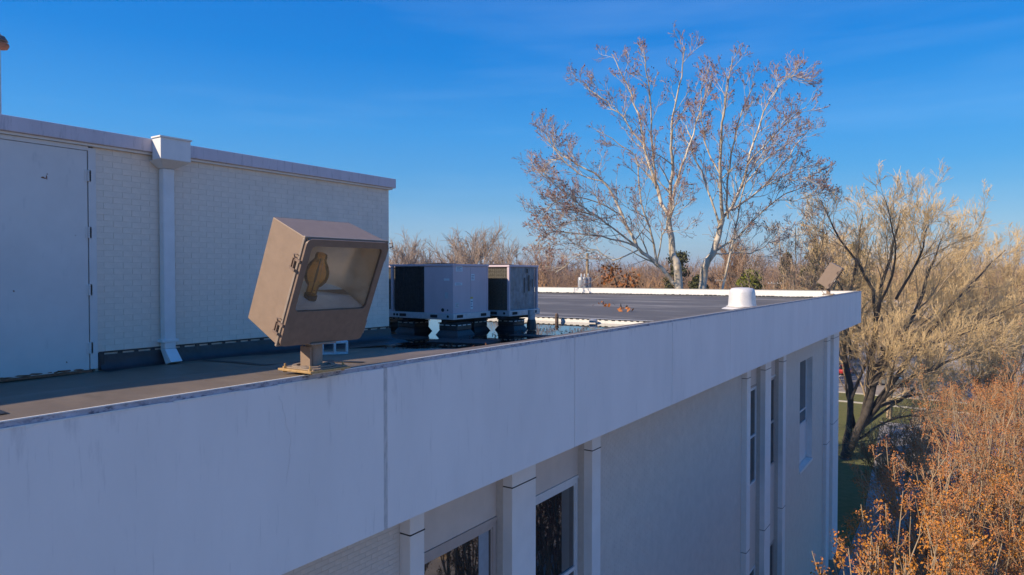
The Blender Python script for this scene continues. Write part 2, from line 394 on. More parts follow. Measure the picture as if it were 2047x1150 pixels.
# ---- roof membrane (near, lower) with a shallow basin, and far raised roof
from mathutils import noise as mnoise
def sm(a, b_, x):
    t = max(0, min(1, (x - a) / (b_ - a))); return t * t * (3 - 2 * t)
def zroof(x, y):
    k_ = sm(6.5, 9, y); z = -1.06 + .092 * sm(-6.9 * (1 - k_) - 5.75 * k_, -6.1 * (1 - k_) - 5.42 * k_, x)
    basin = sm(6.3, 8.3, y) * (1 - sm(-5.8, -5.45, x)) * .10 + .03 * sm(7, 9, y)
    z -= basin
    z += .022 * mnoise.noise(Vector((x * .9, y * .55, 3.1))) + .006 * mnoise.noise(Vector((x * 3, y * 2.2, 8)))
    if x < -7.7 and y < 8.2: z = min(z, -1.05)
    return C + z
xs = np.concatenate([np.linspace(-37.8, -14, 14, endpoint=False), np.linspace(-14, XE - .17, 90)])
ys = np.concatenate([np.linspace(-23.9, 1, 20, endpoint=False), np.linspace(1, 14.28, 110)])
V = [(x, y, zroof(x, y)) for y in ys for x in xs]; nx = len(xs)
F = [(j * nx + i, j * nx + i + 1, (j + 1) * nx + i + 1, (j + 1) * nx + i) for j in range(len(ys) - 1) for i in range(nx - 1)]
o = np_mesh('roof_membrane', V, F, M_roof, bld); o.data.polygons.foreach_set('use_smooth', [True] * len(o.data.polygons))
xs2 = np.linspace(-37.8, XE - .163, 60); ys2 = np.linspace(14.45, YE - .161, 60)
V = [(x, y, zfar(y) + .012 * mnoise.noise(Vector((x * .25, y * .12, 1)))) for y in ys2 for x in xs2]; nx = 60
F = [(j * nx + i, j * nx + i + 1, (j + 1) * nx + i + 1, (j + 1) * nx + i) for j in range(59) for i in range(nx - 1)]
o = np_mesh('upper_roof_membrane', V, F, M_roof2, bld); o.data.polygons.foreach_set('use_smooth', [True] * len(o.data.polygons))
bx('roof_step', M_white, bld, -37.8, XE - .163, 14.30, 14.46, C - 1.4, C - 1.047)
tb = MB(); x = -24.0
while x < XE - .3:
    w_ = random.uniform(.05, .09); tb.box(x, x + w_, 14.288, 14.299, C - 1.072, C - 1.048); x += w_ + random.uniform(.07, .11)
tb.box(-30, XE - .17, 14.286, 14.2985, C - 1.055, C - 1.042)
tb.build('membrane_edge', M_black, bld)
pud = MB().poly([(-24, 6.5, C - 1.142), (XE - .17, 6.5, C - 1.142), (XE - .17, 14.29, C - 1.142), (-24, 14.29, C - 1.142)]).build('puddle', M_water, loc=(-8, 10, C - 1.142)); pud['kind'] = 'structure'

# ---- bricks of the street wall
BL, BH = .203, .0655
def brick_quads(y0, y1, z0, z1, xf, seed=1):
    """front + 4 sides for each brick, returned as arrays"""
    rs = np.random.RandomState(seed); out = []
    n = int((z1 - z0) / BH)
    for r_ in range(n):
        z = z1 - (r_ + 1) * BH; off = (r_ % 2) * BL / 2
        k = int((y1 - y0 + BL) / BL) + 1
        for i in range(k):
            a = max(y0, y0 + i * BL - off) + .003; b_ = min(y1, y0 + (i + 1) * BL - off) - .003
            if b_ - a > .03: out.append((a, b_, z + .003, z + BH - .003))
    return out
def bricks_mesh(name, L, xf, depth, m, parent):
    A = np.array(L); n = len(A); rs = np.random.RandomState(4); dx = rs.uniform(-.0012, .0012, n)
    V = np.zeros((n, 8, 3))
    for k, (yi, zi) in enumerate(((0, 2), (1, 2), (1, 3), (0, 3))):
        V[:, k, 0] = xf - depth; V[:, k, 1] = A[:, yi]; V[:, k, 2] = A[:, zi]
        V[:, k + 4, 0] = xf + dx; V[:, k + 4, 1] = A[:, yi]; V[:, k + 4, 2] = A[:, zi]
    q = np.array([(4, 5, 6, 7), (0, 1, 5, 4), (1, 2, 6, 5), (2, 3, 7, 6), (3, 0, 4, 7)])
    F = (np.arange(n)[:, None, None] * 8 + q[None]).reshape(-1, 4)
    return np_mesh(name, V.reshape(-1, 3), F, m, parent, 'stuff', True)
ztop = C - 2.76
near = [q for q in brick_quads(4.5, 6.74, C - 6.9, ztop, XW)]
allb = near + brick_quads(12.44, 23.28, C - 13.6, ztop, XW) + brick_quads(0, 4.5, C - 5.5, ztop, XW)
def dist_key(q): return ((q[0]) ** 2 + 40 + (C - q[2]) ** 2)
vis = []
for q in near:
    p = Vector((XW, (q[0] + q[1]) / 2, q[3])) - Vector((0, 0, C)); u = p.dot(RV) / p.dot(FV) * 1364 + 1023; v = 575 - p.dot(UV) / p.dot(FV) * 1364
    if v < 1175 and q[3] < ztop + .01 and u < 815: vis.append((u, q))
vis = sorted(vis, key=lambda t: t[1][2], reverse=True)
vis = [q for u, q in vis][:300]
vset = set(vis)
def brick_proto(lng, hgt, dep, m):
    me = MB().box(-dep, 0, -lng / 2, lng / 2, 0, hgt).build('brick', m).data
    o = [o for o in bpy.data.objects if o.data == me][0]; bpy.data.objects.remove(o); return me
PM = {}
def place_brick(q, xf, m, parent, key):
    lng = round(q[1] - q[0], 3); k = (key, lng)
    if k not in PM: PM[k] = brick_proto(lng, q[3] - q[2], .012, m)
    o = bpy.data.objects.new('brick', PM[k]); COL.objects.link(o); o.parent = parent
    o.location = Vector((xf + random.uniform(-.0012, .0012), (q[0] + q[1]) / 2, q[2])) - worg(parent)
    o.rotation_euler = (random.uniform(-.004, .004), 0, random.uniform(-.004, .004))
random.seed(2)
for q in vis: place_brick(q, XW, M_wallb, bld, 'w')
o = bricks_mesh('brickwork', [q for q in allb if q not in vset], XW, .012, M_wallb, bld)
# far stretch of wall is only fine relief
wb = mat('far_brick_relief', (.73, .64, .55), .85, var=.05, vscale=3)
t = wb.node_tree; bk = t.nodes.new('ShaderNodeTexBrick'); bk.inputs['Scale'].default_value = 1; bk.inputs['Brick Width'].default_value = .203; bk.inputs['Row Height'].default_value = BH; bk.inputs['Mortar Size'].default_value = .004
mpn = t.nodes.new('ShaderNodeMapping'); mpn.inputs['Rotation'].default_value = (R(90), 0, R(90)); tcn = t.nodes.new('ShaderNodeTexCoord')
sx = t.nodes.new('ShaderNodeSeparateXYZ'); cx = t.nodes.new('ShaderNodeCombineXYZ')
t.links.new(tcn.outputs['Object'], sx.inputs[0]); t.links.new(sx.outputs[1], cx.inputs[0]); t.links.new(sx.outputs[2], cx.inputs[1]); t.links.new(cx.outputs[0], bk.inputs['Vector'])
bpn = t.nodes.new('ShaderNodeBump'); bpn.inputs['Strength'].default_value = .5; bpn.inputs['Distance'].default_value = .004; bpn.invert = True
t.links.new(bk.outputs['Fac'], bpn.inputs['Height']); t.links.new(bpn.outputs[0], t.nodes['Principled BSDF'].inputs['Normal'])
f = MB()
f.box(XW - .005, XW, 29.12, HOLE[0], 0, ztop).box(XW - .005, XW, HOLE[1], YW, 0, ztop)
f.box(XW - .005, XW, HOLE[0], HOLE[1], C - 3.98, ztop).box(XW - .005, XW, HOLE[0], HOLE[1], 0, C - 9.06)
f.build('far_wall_face', wb, bld)

# ---- columns with a dark collar joint
def column(y0, y1, x1=XC, collars=(C - 3.5,)):
    o = bx('column', M_col, bld, XG - .35, x1, y0, y1, 0, C - 2.77, bevel=.012)
    c = MB()
    for z in collars: bx('collar_joint', M_dark, o, XG - .2, x1 + .004, y0 - .004, y1 + .004, z - .014, z + .004)
CL = (C - 3.5, C - 9.4, C - 12.5)
for a, b_ in ((6.76, 7.05), (9.21, 9.94), (12.05, 12.42), (23.3, 23.74), (25.76, 26.59), (28.61, 29.1)): column(a, b_, collars=CL)
column(38.6, 39.5, XC, (C - 3.5, C - 8.9)); column(40.6, 42.38, XC, (C - 3.5, C - 8.2))
# ---- glazing bays
def window(y0, y1, z0, z1, xf, fm, transoms=(), gm=M_glass, fw=.075, blind=None):
    w_ = MB()
    w_.box(xf - .07, xf, y0, y1, z1 - fw, z1).box(xf - .07, xf, y0, y1, z0, z0 + fw)
    w_.box(xf - .07, xf, y0, y0 + fw, z0 + fw, z1 - fw).box(xf - .07, xf, y1 - fw, y1, z0 + fw, z1 - fw)
    for tz in transoms: w_.box(xf - .065, xf - .004, y0 + fw, y1 - fw, tz - fw / 2, tz + fw / 2)
    # inner sash step
    s2 = fw * .45
    w_.box(xf - .065, xf - .018, y0 + fw, y1 - fw, z1 - fw - s2, z1 - fw).box(xf - .065, xf - .018, y1 - fw - s2, y1 - fw, z0 + fw, z1 - fw - s2)
    o = w_.build('window', fm, bld)
    bx('pane', gm, o, xf - .05, xf - .04, y0 + fw, y1 - fw, z0 + fw, z1 - fw)
    if blind: bx('blind', M_blind, o, xf - .039, xf - .034, blind[0], blind[1], z0 + fw, z1 - fw)
    return o
for i, (a, b_) in enumerate(bays):
    bx('spandrel_panel', M_panel, bld, XG - .1, XG, a, b_, C - 4.02, C - 2.77)
    bx('head_trim', M_tan if i % 2 == 0 else M_wframe, bld, XG - .1, XG + .022, a, b_, C - 4.09, C - 4.025)
    fm = M_tan if i in (0, 3) else M_wframe
    window(a + .02, b_ - .02, C - 7.6, C - 4.095, XG + .01, fm, transoms=(() if i == 0 else (C - 5.87,)), gm=M_glass if i != 1 else M_glass,
           blind=((b_ - .45, b_ - .18) if i in (0,) else None))
    bx('spandrel_panel', M_panel, bld, XG - .1, XG, a, b_, C - 10.7, C - 7.605)
    window(a + .02, b_ - .02, C - 14.2, C - 10.705, XG + .01, fm, transoms=(C - 12.4,))
    bx('spandrel_panel', M_panel, bld, XG - .1, XG, a, b_, 0, C - 14.205)
y0, y1 = HOLE
window(y0 + .01, y1 - .01, C - 7.15, C - 3.985, XW - .26, M_wframe, transoms=(C - 6.5,))
bx('spandrel_panel', M_wframe, bld, XW - .34, XW - .25, y0 + .01, y1 - .01, C - 8.93, C - 7.16)
bx('sill', M_white, bld, XW - .25, XW + .05, y0 - .03, y1 + .03, C - 9.055, C - 8.94)
bx('window_reveal', M_col, bld, XW - .30, XW + .003, y1 - .008, y1 - .001, C - 8.93, C - 3.99)

# ================================================================== PENTHOUSE
XP = -7.925
pen = empty('roof_penthouse', (-10.5, 4, C - 1.07), 'painted brick stair penthouse on the roof with steel door, flat fascia and downspout', 'building')
PY1 = 8.15
MB().box(-13, XP - .003, -9, 2.43, C - 1.2, C + 1.40).box(-13, XP - .003, 3.62, PY1, C - 1.2, C + 1.40).box(-13, XP - .08, 2.43, 3.62, C - 1.2, C + 1.40).build('wall', M_mortar, pen)
pb = brick_quads(3.62, PY1, C - .853 - .02, C + 1.375, XP)
pb = sorted(pb, key=lambda q: q[0])
cut = 3.62 + .203 * 9.2
n300 = pb[:300]
random.seed(7)
for q in n300: place_brick(q, XP, M_brickp, pen, 'p')
bricks_mesh('brickwork', pb[300:], XP, .012, M_brickp, pen)
# far end wall face
bx('end_wall', M_brickp, pen, -13, XP - .006, PY1, PY1 + .004, C - 1.2, C + 1.39)
# fascia
fa = MB().box(-13.08, XP + .085, -9.08, PY1 + .085, C + 1.405, C + 1.556); fa.build('fascia', M_fasc2, pen, bevel=.008)
bx('fascia_trim', M_metalp, pen, -13.03, XP + .045, -9.03, PY1 + .045, C + 1.378, C + 1.4035)
# door
door = bx('door', M_door, pen, XP - .05, XP + .012, 2.42, 3.555, C - 1.035, C + 1.325, bevel=.003)
bx('door_frame', M_door, pen, XP - .06, XP + .018, 3.565, 3.64, C - 1.03, C + 1.36)
bx('door_frame', M_door, pen, XP - .06, XP + .018, 2.3, 3.564, C + 1.33, C + 1.374)
for z in (1.06, .45, -.17, -.80):
    h = MB()
    for k in range(5): h.lathe([(.011, 0), (.011, .021)], (XP + .026, 3.560, C + z - .06 + k * .024), 8)
    h.box(XP + .012, XP + .018, 3.53, 3.59, C + z - .06, C + z + .06)
    h.build('hinge', M_door, door)
r_ = MB(); random.seed(11)
def blot(mb, y, z, w_, h_, x=XP + .0135):
    n = 9; c = []
    for k in range(n):
        a = k / n * 2 * math.pi; rr = random.uniform(.5, 1)
        c.append((x, y + math.cos(a) * w_ * rr, z + math.sin(a) * h_ * rr))
    mb.poly(c)
blot(r_, 3.13, C + .99, .022, .012); blot(r_, 3.165, C + 1.0, .007, .035); blot(r_, 3.17, C + 1.03, .008, .012); blot(r_, 3.15, C + .985, .02, .008)
blot(r_, 3.43, C + .41, .006, .006); blot(r_, 2.86, C - .17, .012, .01); blot(r_, 3.33, C - .93, .008, .014)
yy = 2.6
while yy < 3.5:
    w_ = random.uniform(.02, .09); blot(r_, yy, C - 1.03 + random.uniform(0, .012), w_, random.uniform(.006, .018)); yy += w_ * random.uniform(1.1, 2.4)
o = r_.build('rust_patch', M_rust, door); o['kind'] = 'stuff'
bx('threshold', M_rust, pen, XP - .05, XP + .03, 2.4, 3.57, C - 1.06, C - 1.037)
# conductor head + downspout
dh = MB(); yc = 4.40
dh.hexa([(XP + .01, yc - .075, C + 1.235), (XP + .12, yc - .075, C + 1.235), (XP + .12, yc + .075, C + 1.235), (XP + .01, yc + .075, C + 1.235)],
        [(XP + .01, yc - .18, C + 1.315), (XP + .27, yc - .18, C + 1.315), (XP + .27, yc + .18, C + 1.315), (XP + .01, yc + .18, C + 1.315)])
dh.box(XP + .09, XP + .27, yc - .18, yc + .18, C + 1.3155, C + 1.56)
dh.build('conductor_head', M_metalp, pen, bevel=.004)
bx('conductor_rim', M_white, pen, XP + .088, XP + .282, yc - .192, yc + .192, C + 1.5605, C + 1.578)
ds = bx('downspout', M_metalp, pen, XP + .015, XP + .115, yc - .068, yc + .068, C - .88, C + 1.234, bevel=.012)
MB().box(XP + .001, XP + .122, yc - .10, yc + .10, C - .80, C - .765).build('strap', M_metalp, ds, bevel=.003)
MB().hexa([(XP + .13, yc - .070, C - 1.055), (XP + .25, yc - .070, C - 1.02), (XP + .25, yc + .070, C - 1.02), (XP + .13, yc + .070, C - 1.055)],
          [(XP + .013, yc - .070, C - .879), (XP + .117, yc - .070, C - .879), (XP + .117, yc + .070, C - .879), (XP + .013, yc + .070, C - .879)]).build('elbow', M_metalp, ds, bevel=.006)
# base flashing with cove and fillet
prof = [(.012, -.885), (.020, -.93), (.03, -1.0), (.06, -1.045), (.16, -1.056), (.33, -1.064), (.42, -1.09)]
V = []; ysf = np.linspace(3.66, PY1 + .02, 60); rs = np.random.RandomState(3)
for y in ysf:
    for i, (dx, dz) in enumerate(prof):
        w = .010 * mnoise.noise(Vector((dx * 9, y * 2.5, 1))) * min(1, i)
        V.append((XP + dx, y, C + dz + w))
n = len(prof)
F = [(j * n + i, j * n + i + 1, (j + 1) * n + i + 1, (j + 1) * n + i) for j in range(59) for i in range(n - 1)]
o = np_mesh('base_flashing', V, F, M_black, pen); o.data.polygons.foreach_set('use_smooth', [True] * len(o.data.polygons))
o.data.flip_normals()
tb = MB().box(XP + .0015, XP + .012, 3.66, PY1 + .02, C - .866, C - .852)
yy = 3.66; random.seed(1)
while yy < PY1:
    w_ = random.uniform(.03, .055); tb.box(XP + .0015, XP + .0125, yy, yy + w_, C - .90, C - .866); yy += w_ + random.uniform(.12, .17)
tb.box(XP + .001, XP + .028, 3.645, 3.70, C - 1.05, C - .86)
tb.build('termination_bar', M_black, pen)

# ================================================================== FLOODLIGHTS
def floodlight(name, loc, tilt, yaw, label, full=True):
    """local frame: +X faces out over the street, Z up; origin on the coping under the post"""
    e = empty(name, (0, 0, 0), label, 'floodlight', 'floodlights on the roof edge')
    Wd, H, D = .96, 1.06, .55
    M = Matrix.Translation((.05, .0, .885)) @ Matrix.Rotation(yaw, 4, 'Z') @ Matrix.Rotation(tilt, 4, 'Y')
    def T(x, y, z): return tuple(M @ Vector((x, y, z)))
    def ring(x, w2a, w2b, h0, h1): return [T(x, -w2a, h0), T(x, w2b, h0), T(x, w2b, h1), T(x, -w2a, h1)]
    # body shell, open at front
    bk_ = ring(-D / 2, Wd / 2 - .005, Wd / 2 - .07, -H / 2 + .02, H / 2 - .01); fr = ring(D / 2 - .03, Wd / 2, Wd / 2, -H / 2, H / 2)
    t_ = .012
    bki = ring(-D / 2 + t_, Wd / 2 - .005 - t_, Wd / 2 - .07 - t_, -H / 2 + .02 + t_, H / 2 - .01 - t_); fri = ring(D / 2 - .03, Wd / 2 - t_, Wd / 2 - t_, -H / 2 + t_, H / 2 - t_)
    mb = MB(); mb.v = bk_ + fr + bki + fri
    q = [(0, 3, 2, 1)]
    for i in range(4):
        j = (i + 1) % 4
        q += [(i, j, j + 4, i + 4), (i + 8, i + 12, j + 12, j + 8), (i + 4, j + 4, j + 12, i + 12)]
    q += [(8, 9, 10, 11)]
    mb.f = q; body = mb.build('housing', M_bronze, e, bevel=.012)
    # rim flange where door meets the housing
    def frame(mb, x0, x1, oy, oz, iy, iz0, iz1):
        mb.box(x0, x1, -oy, oy, iz1, oz, M).box(x0, x1, -oy, oy, -oz, iz0, M).box(x0, x1, -oy, -iy, iz0, iz1, M).box(x0, x1, iy, oy, iz0, iz1, M)
    rim = MB(); frame(rim, D / 2 - .045, D / 2 - .018, Wd / 2 + .012, H / 2 + .012, Wd / 2 - .01, -H / 2 + .01, H / 2 - .01); rim.build('rim', M_bronze2, e, bevel=.004)
    # door: opening with rounded corners cut in a plate
    GY, Gz0, Gz1 = Wd / 2 - .065, H / 2 - .71, H / 2 - .065
    dr = MB(); n = 6; rad = .045; X0, X1 = D / 2 - .017, D / 2 + .012
    def rounded(hy, z0, z1, r):
        P = []
        for cy, cz, a0 in ((hy - r, z1 - r, 0), (-hy + r, z1 - r, 90), (-hy + r, z0 + r, 180), (hy - r, z0 + r, 270)):
            for k in range(n + 1):
                a = R(a0 + 90 * k / n); P.append((cy + math.cos(a) * r, cz + math.sin(a) * r))
        return P
    Oo = rounded(Wd / 2, -H / 2, H / 2, .055); Oi = rounded(GY, Gz0, Gz1, rad); m_ = len(Oo)
    for X in (X0, X1):
        dr.v += [T(X, *p) for p in Oo] + [T(X, *p) for p in Oi]
    for k in range(m_):
        j = (k + 1) % m_
        dr.f += [(2 * m_ + k, 2 * m_ + j, 3 * m_ + j, 3 * m_ + k), (j, k, m_ + k, m_ + j), (k, j, 2 * m_ + j, 2 * m_ + k), (m_ + j, m_ + k, 3 * m_ + k, 3 * m_ + j)]
    d_ = dr.build('lens_door', M_bronzed, e)
    MB().box(D / 2 - .010, D / 2 - .004, -GY - .01, GY + .01, Gz0 - .01, Gz1 + .01, M).build('glass', M_lampglass, e)
    # latches on the -Y side
    for lz in (.27, -.36):
        l = MB(); yy = -Wd / 2
        l.box(D / 2 - .10, D / 2 - .05, yy - .012, yy + .001, lz - .055, lz + .055, M)
        l.box(D / 2 - .095, D / 2 - .085, yy - .03, yy - .012, lz - .06, lz + .04, M).box(D / 2 - .065, D / 2 - .055, yy - .03, yy - .012, lz - .06, lz + .04, M)
        l.box(D / 2 - .10, D / 2 - .02, yy - .036, yy - .026, lz - .065, lz - .04, M)
        l.box(D / 2 - .05, D / 2 + .012, yy - .028, yy - .012, lz + .03, lz + .055, M)
        l.tube([T(D / 2 - .075, yy - .02, lz + .05), T(D / 2 - .075, yy - .035, lz + .085), T(D / 2 - .045, yy - .02, lz + .09)], .007, 6)
        l.build('latch', M_dark if False else M_bronzed, e)
    hg = MB()
    for lz in (.40, -.40): hg.tube([T(D / 2 - .01, Wd / 2 + .016, lz - .07), T(D / 2 - .01, Wd / 2 + .016, lz + .07)], .012, 8)
    hg.tube([T(D / 2 + .0, Wd / 2 + .01, H / 2 - .01), T(D / 2 + .02, Wd / 2 + .03, H / 2 + .01), T(D / 2 + .03, Wd / 2 + .035, H / 2 - .03), T(D / 2 + .01, Wd / 2 + .02, H / 2 - .05)], .006, 6)
    hg.build('hinge', M_bronze2, e)
    if full:
        # curved reflector behind the lamp and the flat plate under it
        rf = MB(); ns = 20; rows = 10; zt, zb = H / 2 - .03, Gz0 - .0
        for i in range(rows + 1):
            s = i / rows
            for k in range(ns + 1):
                a = math.pi * k / ns
                y = -math.cos(a) * (GY + .03); dep = math.sin(a) ** .62 * (D - .09)
                dep *= 1 - .22 * (s ** 2)
                rf.v.append(T(D / 2 - .022 - dep, y, zb + (zt - zb) * s))
        for i in range(rows):
            for k in range(ns): a = i * (ns + 1) + k; rf.f.append((a, a + 1, a + ns + 2, a + ns + 1))
        rf.build('reflector', M_refl, e, smooth=True)
        pl = MB().hexa([T(D / 2 - .022, -GY - .03, Gz0 - .014), T(D / 2 - .022, GY + .03, Gz0 - .014), T(-D / 2 + .03, GY - .1, Gz0 + .085), T(-D / 2 + .03, -GY + .0, Gz0 + .085)],
                       [T(D / 2 - .022, -GY - .03, Gz0 - .008), T(D / 2 - .022, GY + .03, Gz0 - .008), T(-D / 2 + .03, GY - .1, Gz0 + .091), T(-D / 2 + .03, -GY + .0, Gz0 + .091)])
        pl.build('reflector_plate', M_shelf, e)
        MB().hexa([T(-.02, -.02, Gz0 + .062), T(-.02, .36, Gz0 + .062), T(.06, .38, Gz0 + .046), T(-.02, -.02, Gz0 + .063)],
                  [T(-.03, -.02, Gz0 + .066), T(-.03, .36, Gz0 + .066), T(.06, .38, Gz0 + .048), T(-.03, -.02, Gz0 + .067)]).build('plate_slot', M_bronzed, e)
        # lamp: arc tube lamp with a bulged envelope
        MT = M @ Matrix.Translation((.06, -.10, Gz0 + .035))
        def lat(mb, prof, n=20):
            b0 = len(mb.v)
            for r, z in prof:
                for k in range(n):
                    a = 2 * math.pi * k / n; mb.v.append(tuple(MT @ Vector((r * math.cos(a), r * math.sin(a), z))))
            for i in range(len(prof) - 1):
                for k in range(n):
                    k2 = (k + 1) % n; mb.f.append((b0 + i * n + k, b0 + i * n + k2, b0 + (i + 1) * n + k2, b0 + (i + 1) * n + k))
            mb.f.append(tuple(b0 + (len(prof) - 1) * n + k for k in range(n)))
            return mb
        lp = lat(MB(), [(.052, .03), (.053, .09), (.058, .12), (.085, .15), (.108, .19), (.118, .24), (.112, .29), (.09, .34), (.066, .375), (.056, .40), (.058, .43), (.05, .45), (.02, .458)]).build('lamp', M_bulb, e, smooth=True)
        lat(MB(), [(.062, -.05), (.062, .028), (.050, .032)]).build('socket', M_dark, lp)
        at_ = lat(MB(), [(.006, .03), (.006, .15), (.011, .17), (.012, .27), (.008, .30), (.006, .33), (.006, .40)], 10).build('arc_tube', M_black2, lp, smooth=True)
        w = MB().tube([MT @ Vector((.028, .02, .06)), MT @ Vector((.032, .022, .2)), MT @ Vector((.024, .018, .38)), MT @ Vector((0, 0, .41))], .003, 5)
        w.build('support_wire', M_galv, lp)
    MB().tube([T(-D / 2 + .05, .05, -H / 2 + .01), (-.30, .10, .16), (-.22, .13, .06), (-.30, .22, .012)], .009, 6).build('power_cable', M_black2, e, smooth=True)
    # yoke: plate under housing, post, slotted disc, base plate, bolts
    MB().box(-.20, .12, -.15, .15, .272, .290).build('mounting_plate', M_bronze2, e, bevel=.003)
    po = MB().lathe([(.082, .045), (.082, .271)], (-.03, 0, 0), 20).build('post', M_bronze2, e, smooth=True)
    MB().box(-.10, .04, -.105, -.082, .05, .25).build('clamp', M_bronze, po)
    dz = MB()
    for k in range(24):
        a0, a1 = 2 * math.pi * k / 24, 2 * math.pi * (k + 1) / 24
        for (ra, rb, z0, z1) in ((.165, .205, .055, .068),):
            P = [(-.03 + ra * math.cos(a0), ra * math.sin(a0)), (-.03 + rb * math.cos(a0), rb * math.sin(a0)), (-.03 + rb * math.cos(a1), rb * math.sin(a1)), (-.03 + ra * math.cos(a1), ra * math.sin(a1))]
            dz.hexa([(x, y, z0) for x, y in P], [(x, y, z1) for x, y in P])
    dz.box(-.22, .17, -.03, .03, .054, .067).box(-.06, 0, -.19, .19, .0535, .0665)
    dz.build('slotted_disc', M_bronze2, e)
    MB().box(-.26, .22, -.245, .245, .018, .040).build('base_plate', M_brass if full else M_bronze2, e, bevel=.003)
    MB().box(-.24, .20, -.20, .22, .041, .0525).build('adapter_plate', M_bronze2, e, bevel=.002)
    for x_, y_ in ((-.21, -.20), (.16, -.20), (-.21, .20), (.16, .20)):
        b_ = MB().lathe([(.022, .041), (.022, .058)], (x_, y_, 0), 6).lathe([(.010, 0.0), (.010, .085)], (x_, y_, 0), 8)
        b_.lathe([(.018, .0), (.018, .016)], (x_, y_, 0), 6)
        b_.build('bolt', M_brass, e)
    e.location = loc
    return e
fl = floodlight('floodlight', (-5.30, 4.44, C - .948), R(24), R(-2.6), 'large brown box floodlight with amber lamp behind glass, nearest on the roof edge')
f2 = floodlight('floodlight', (-5.30, 33.3, C - .948), R(31.5), R(4), 'smaller looking brown floodlight seen edge-on near the far roof corner', full=False)

lp_ = MB()
for (xa, ya), (xb, yb) in (((-7.7, 4.75), (-5.5, 5.25)), ((-7.55, 2.0), (-5.5, 1.9)), ((-7.5, 8.35), (-5.5, 8.3))):
    for k in range(24):
        p0 = [xa + (xb - xa) * k / 24, ya + (yb - ya) * k / 24]; p1 = [xa + (xb - xa) * (k + 1) / 24, ya + (yb - ya) * (k + 1) / 24]
        q = [(p0[0], p0[1] - .05), (p1[0], p1[1] - .05), (p1[0], p1[1] + .05), (p0[0], p0[1] + .05)]
        lp_.poly([(x, y, zroof(x, y) + .007) for x, y in q])
o = lp_.build('lap_seam', M_black, bld); o['kind'] = 'stuff'
# ================================================================== CINDER BLOCK
def zr(x, y): return zroof(x, y)
p = Vector((-6.93, 6.12)); e = empty('cinder_block', (p.x, p.y, zr(p.x, p.y) - .004), 'grey hollow concrete block lying on its side behind the large floodlight', 'concrete block')
bm_ = MB(); Lb, Hb, Db = .34, .17, .17
def BB(x0, x1, y0, y1, z0, z1): bm_.box(x0, x1, y0, y1, z0, z1)
# front (cores) faces +X/-Y: build with core axis along local Y, then turn
BB(-Lb / 2, Lb / 2, 0, Db, 0, .027); BB(-Lb / 2, Lb / 2, 0, Db, Hb - .027, Hb)
BB(-Lb / 2, -Lb / 2 + .028, .0, Db, .027, Hb - .027); BB(Lb / 2 - .028, Lb / 2, 0, Db, .027, Hb - .027); BB(-.014, .014, 0, Db, .027, Hb - .027)
o = bm_.build('block_shell', M_block); o.parent = e; o.rotation_euler = (0, 0, R(52))
o.modifiers.new('bevel', 'BEVEL').width = .004

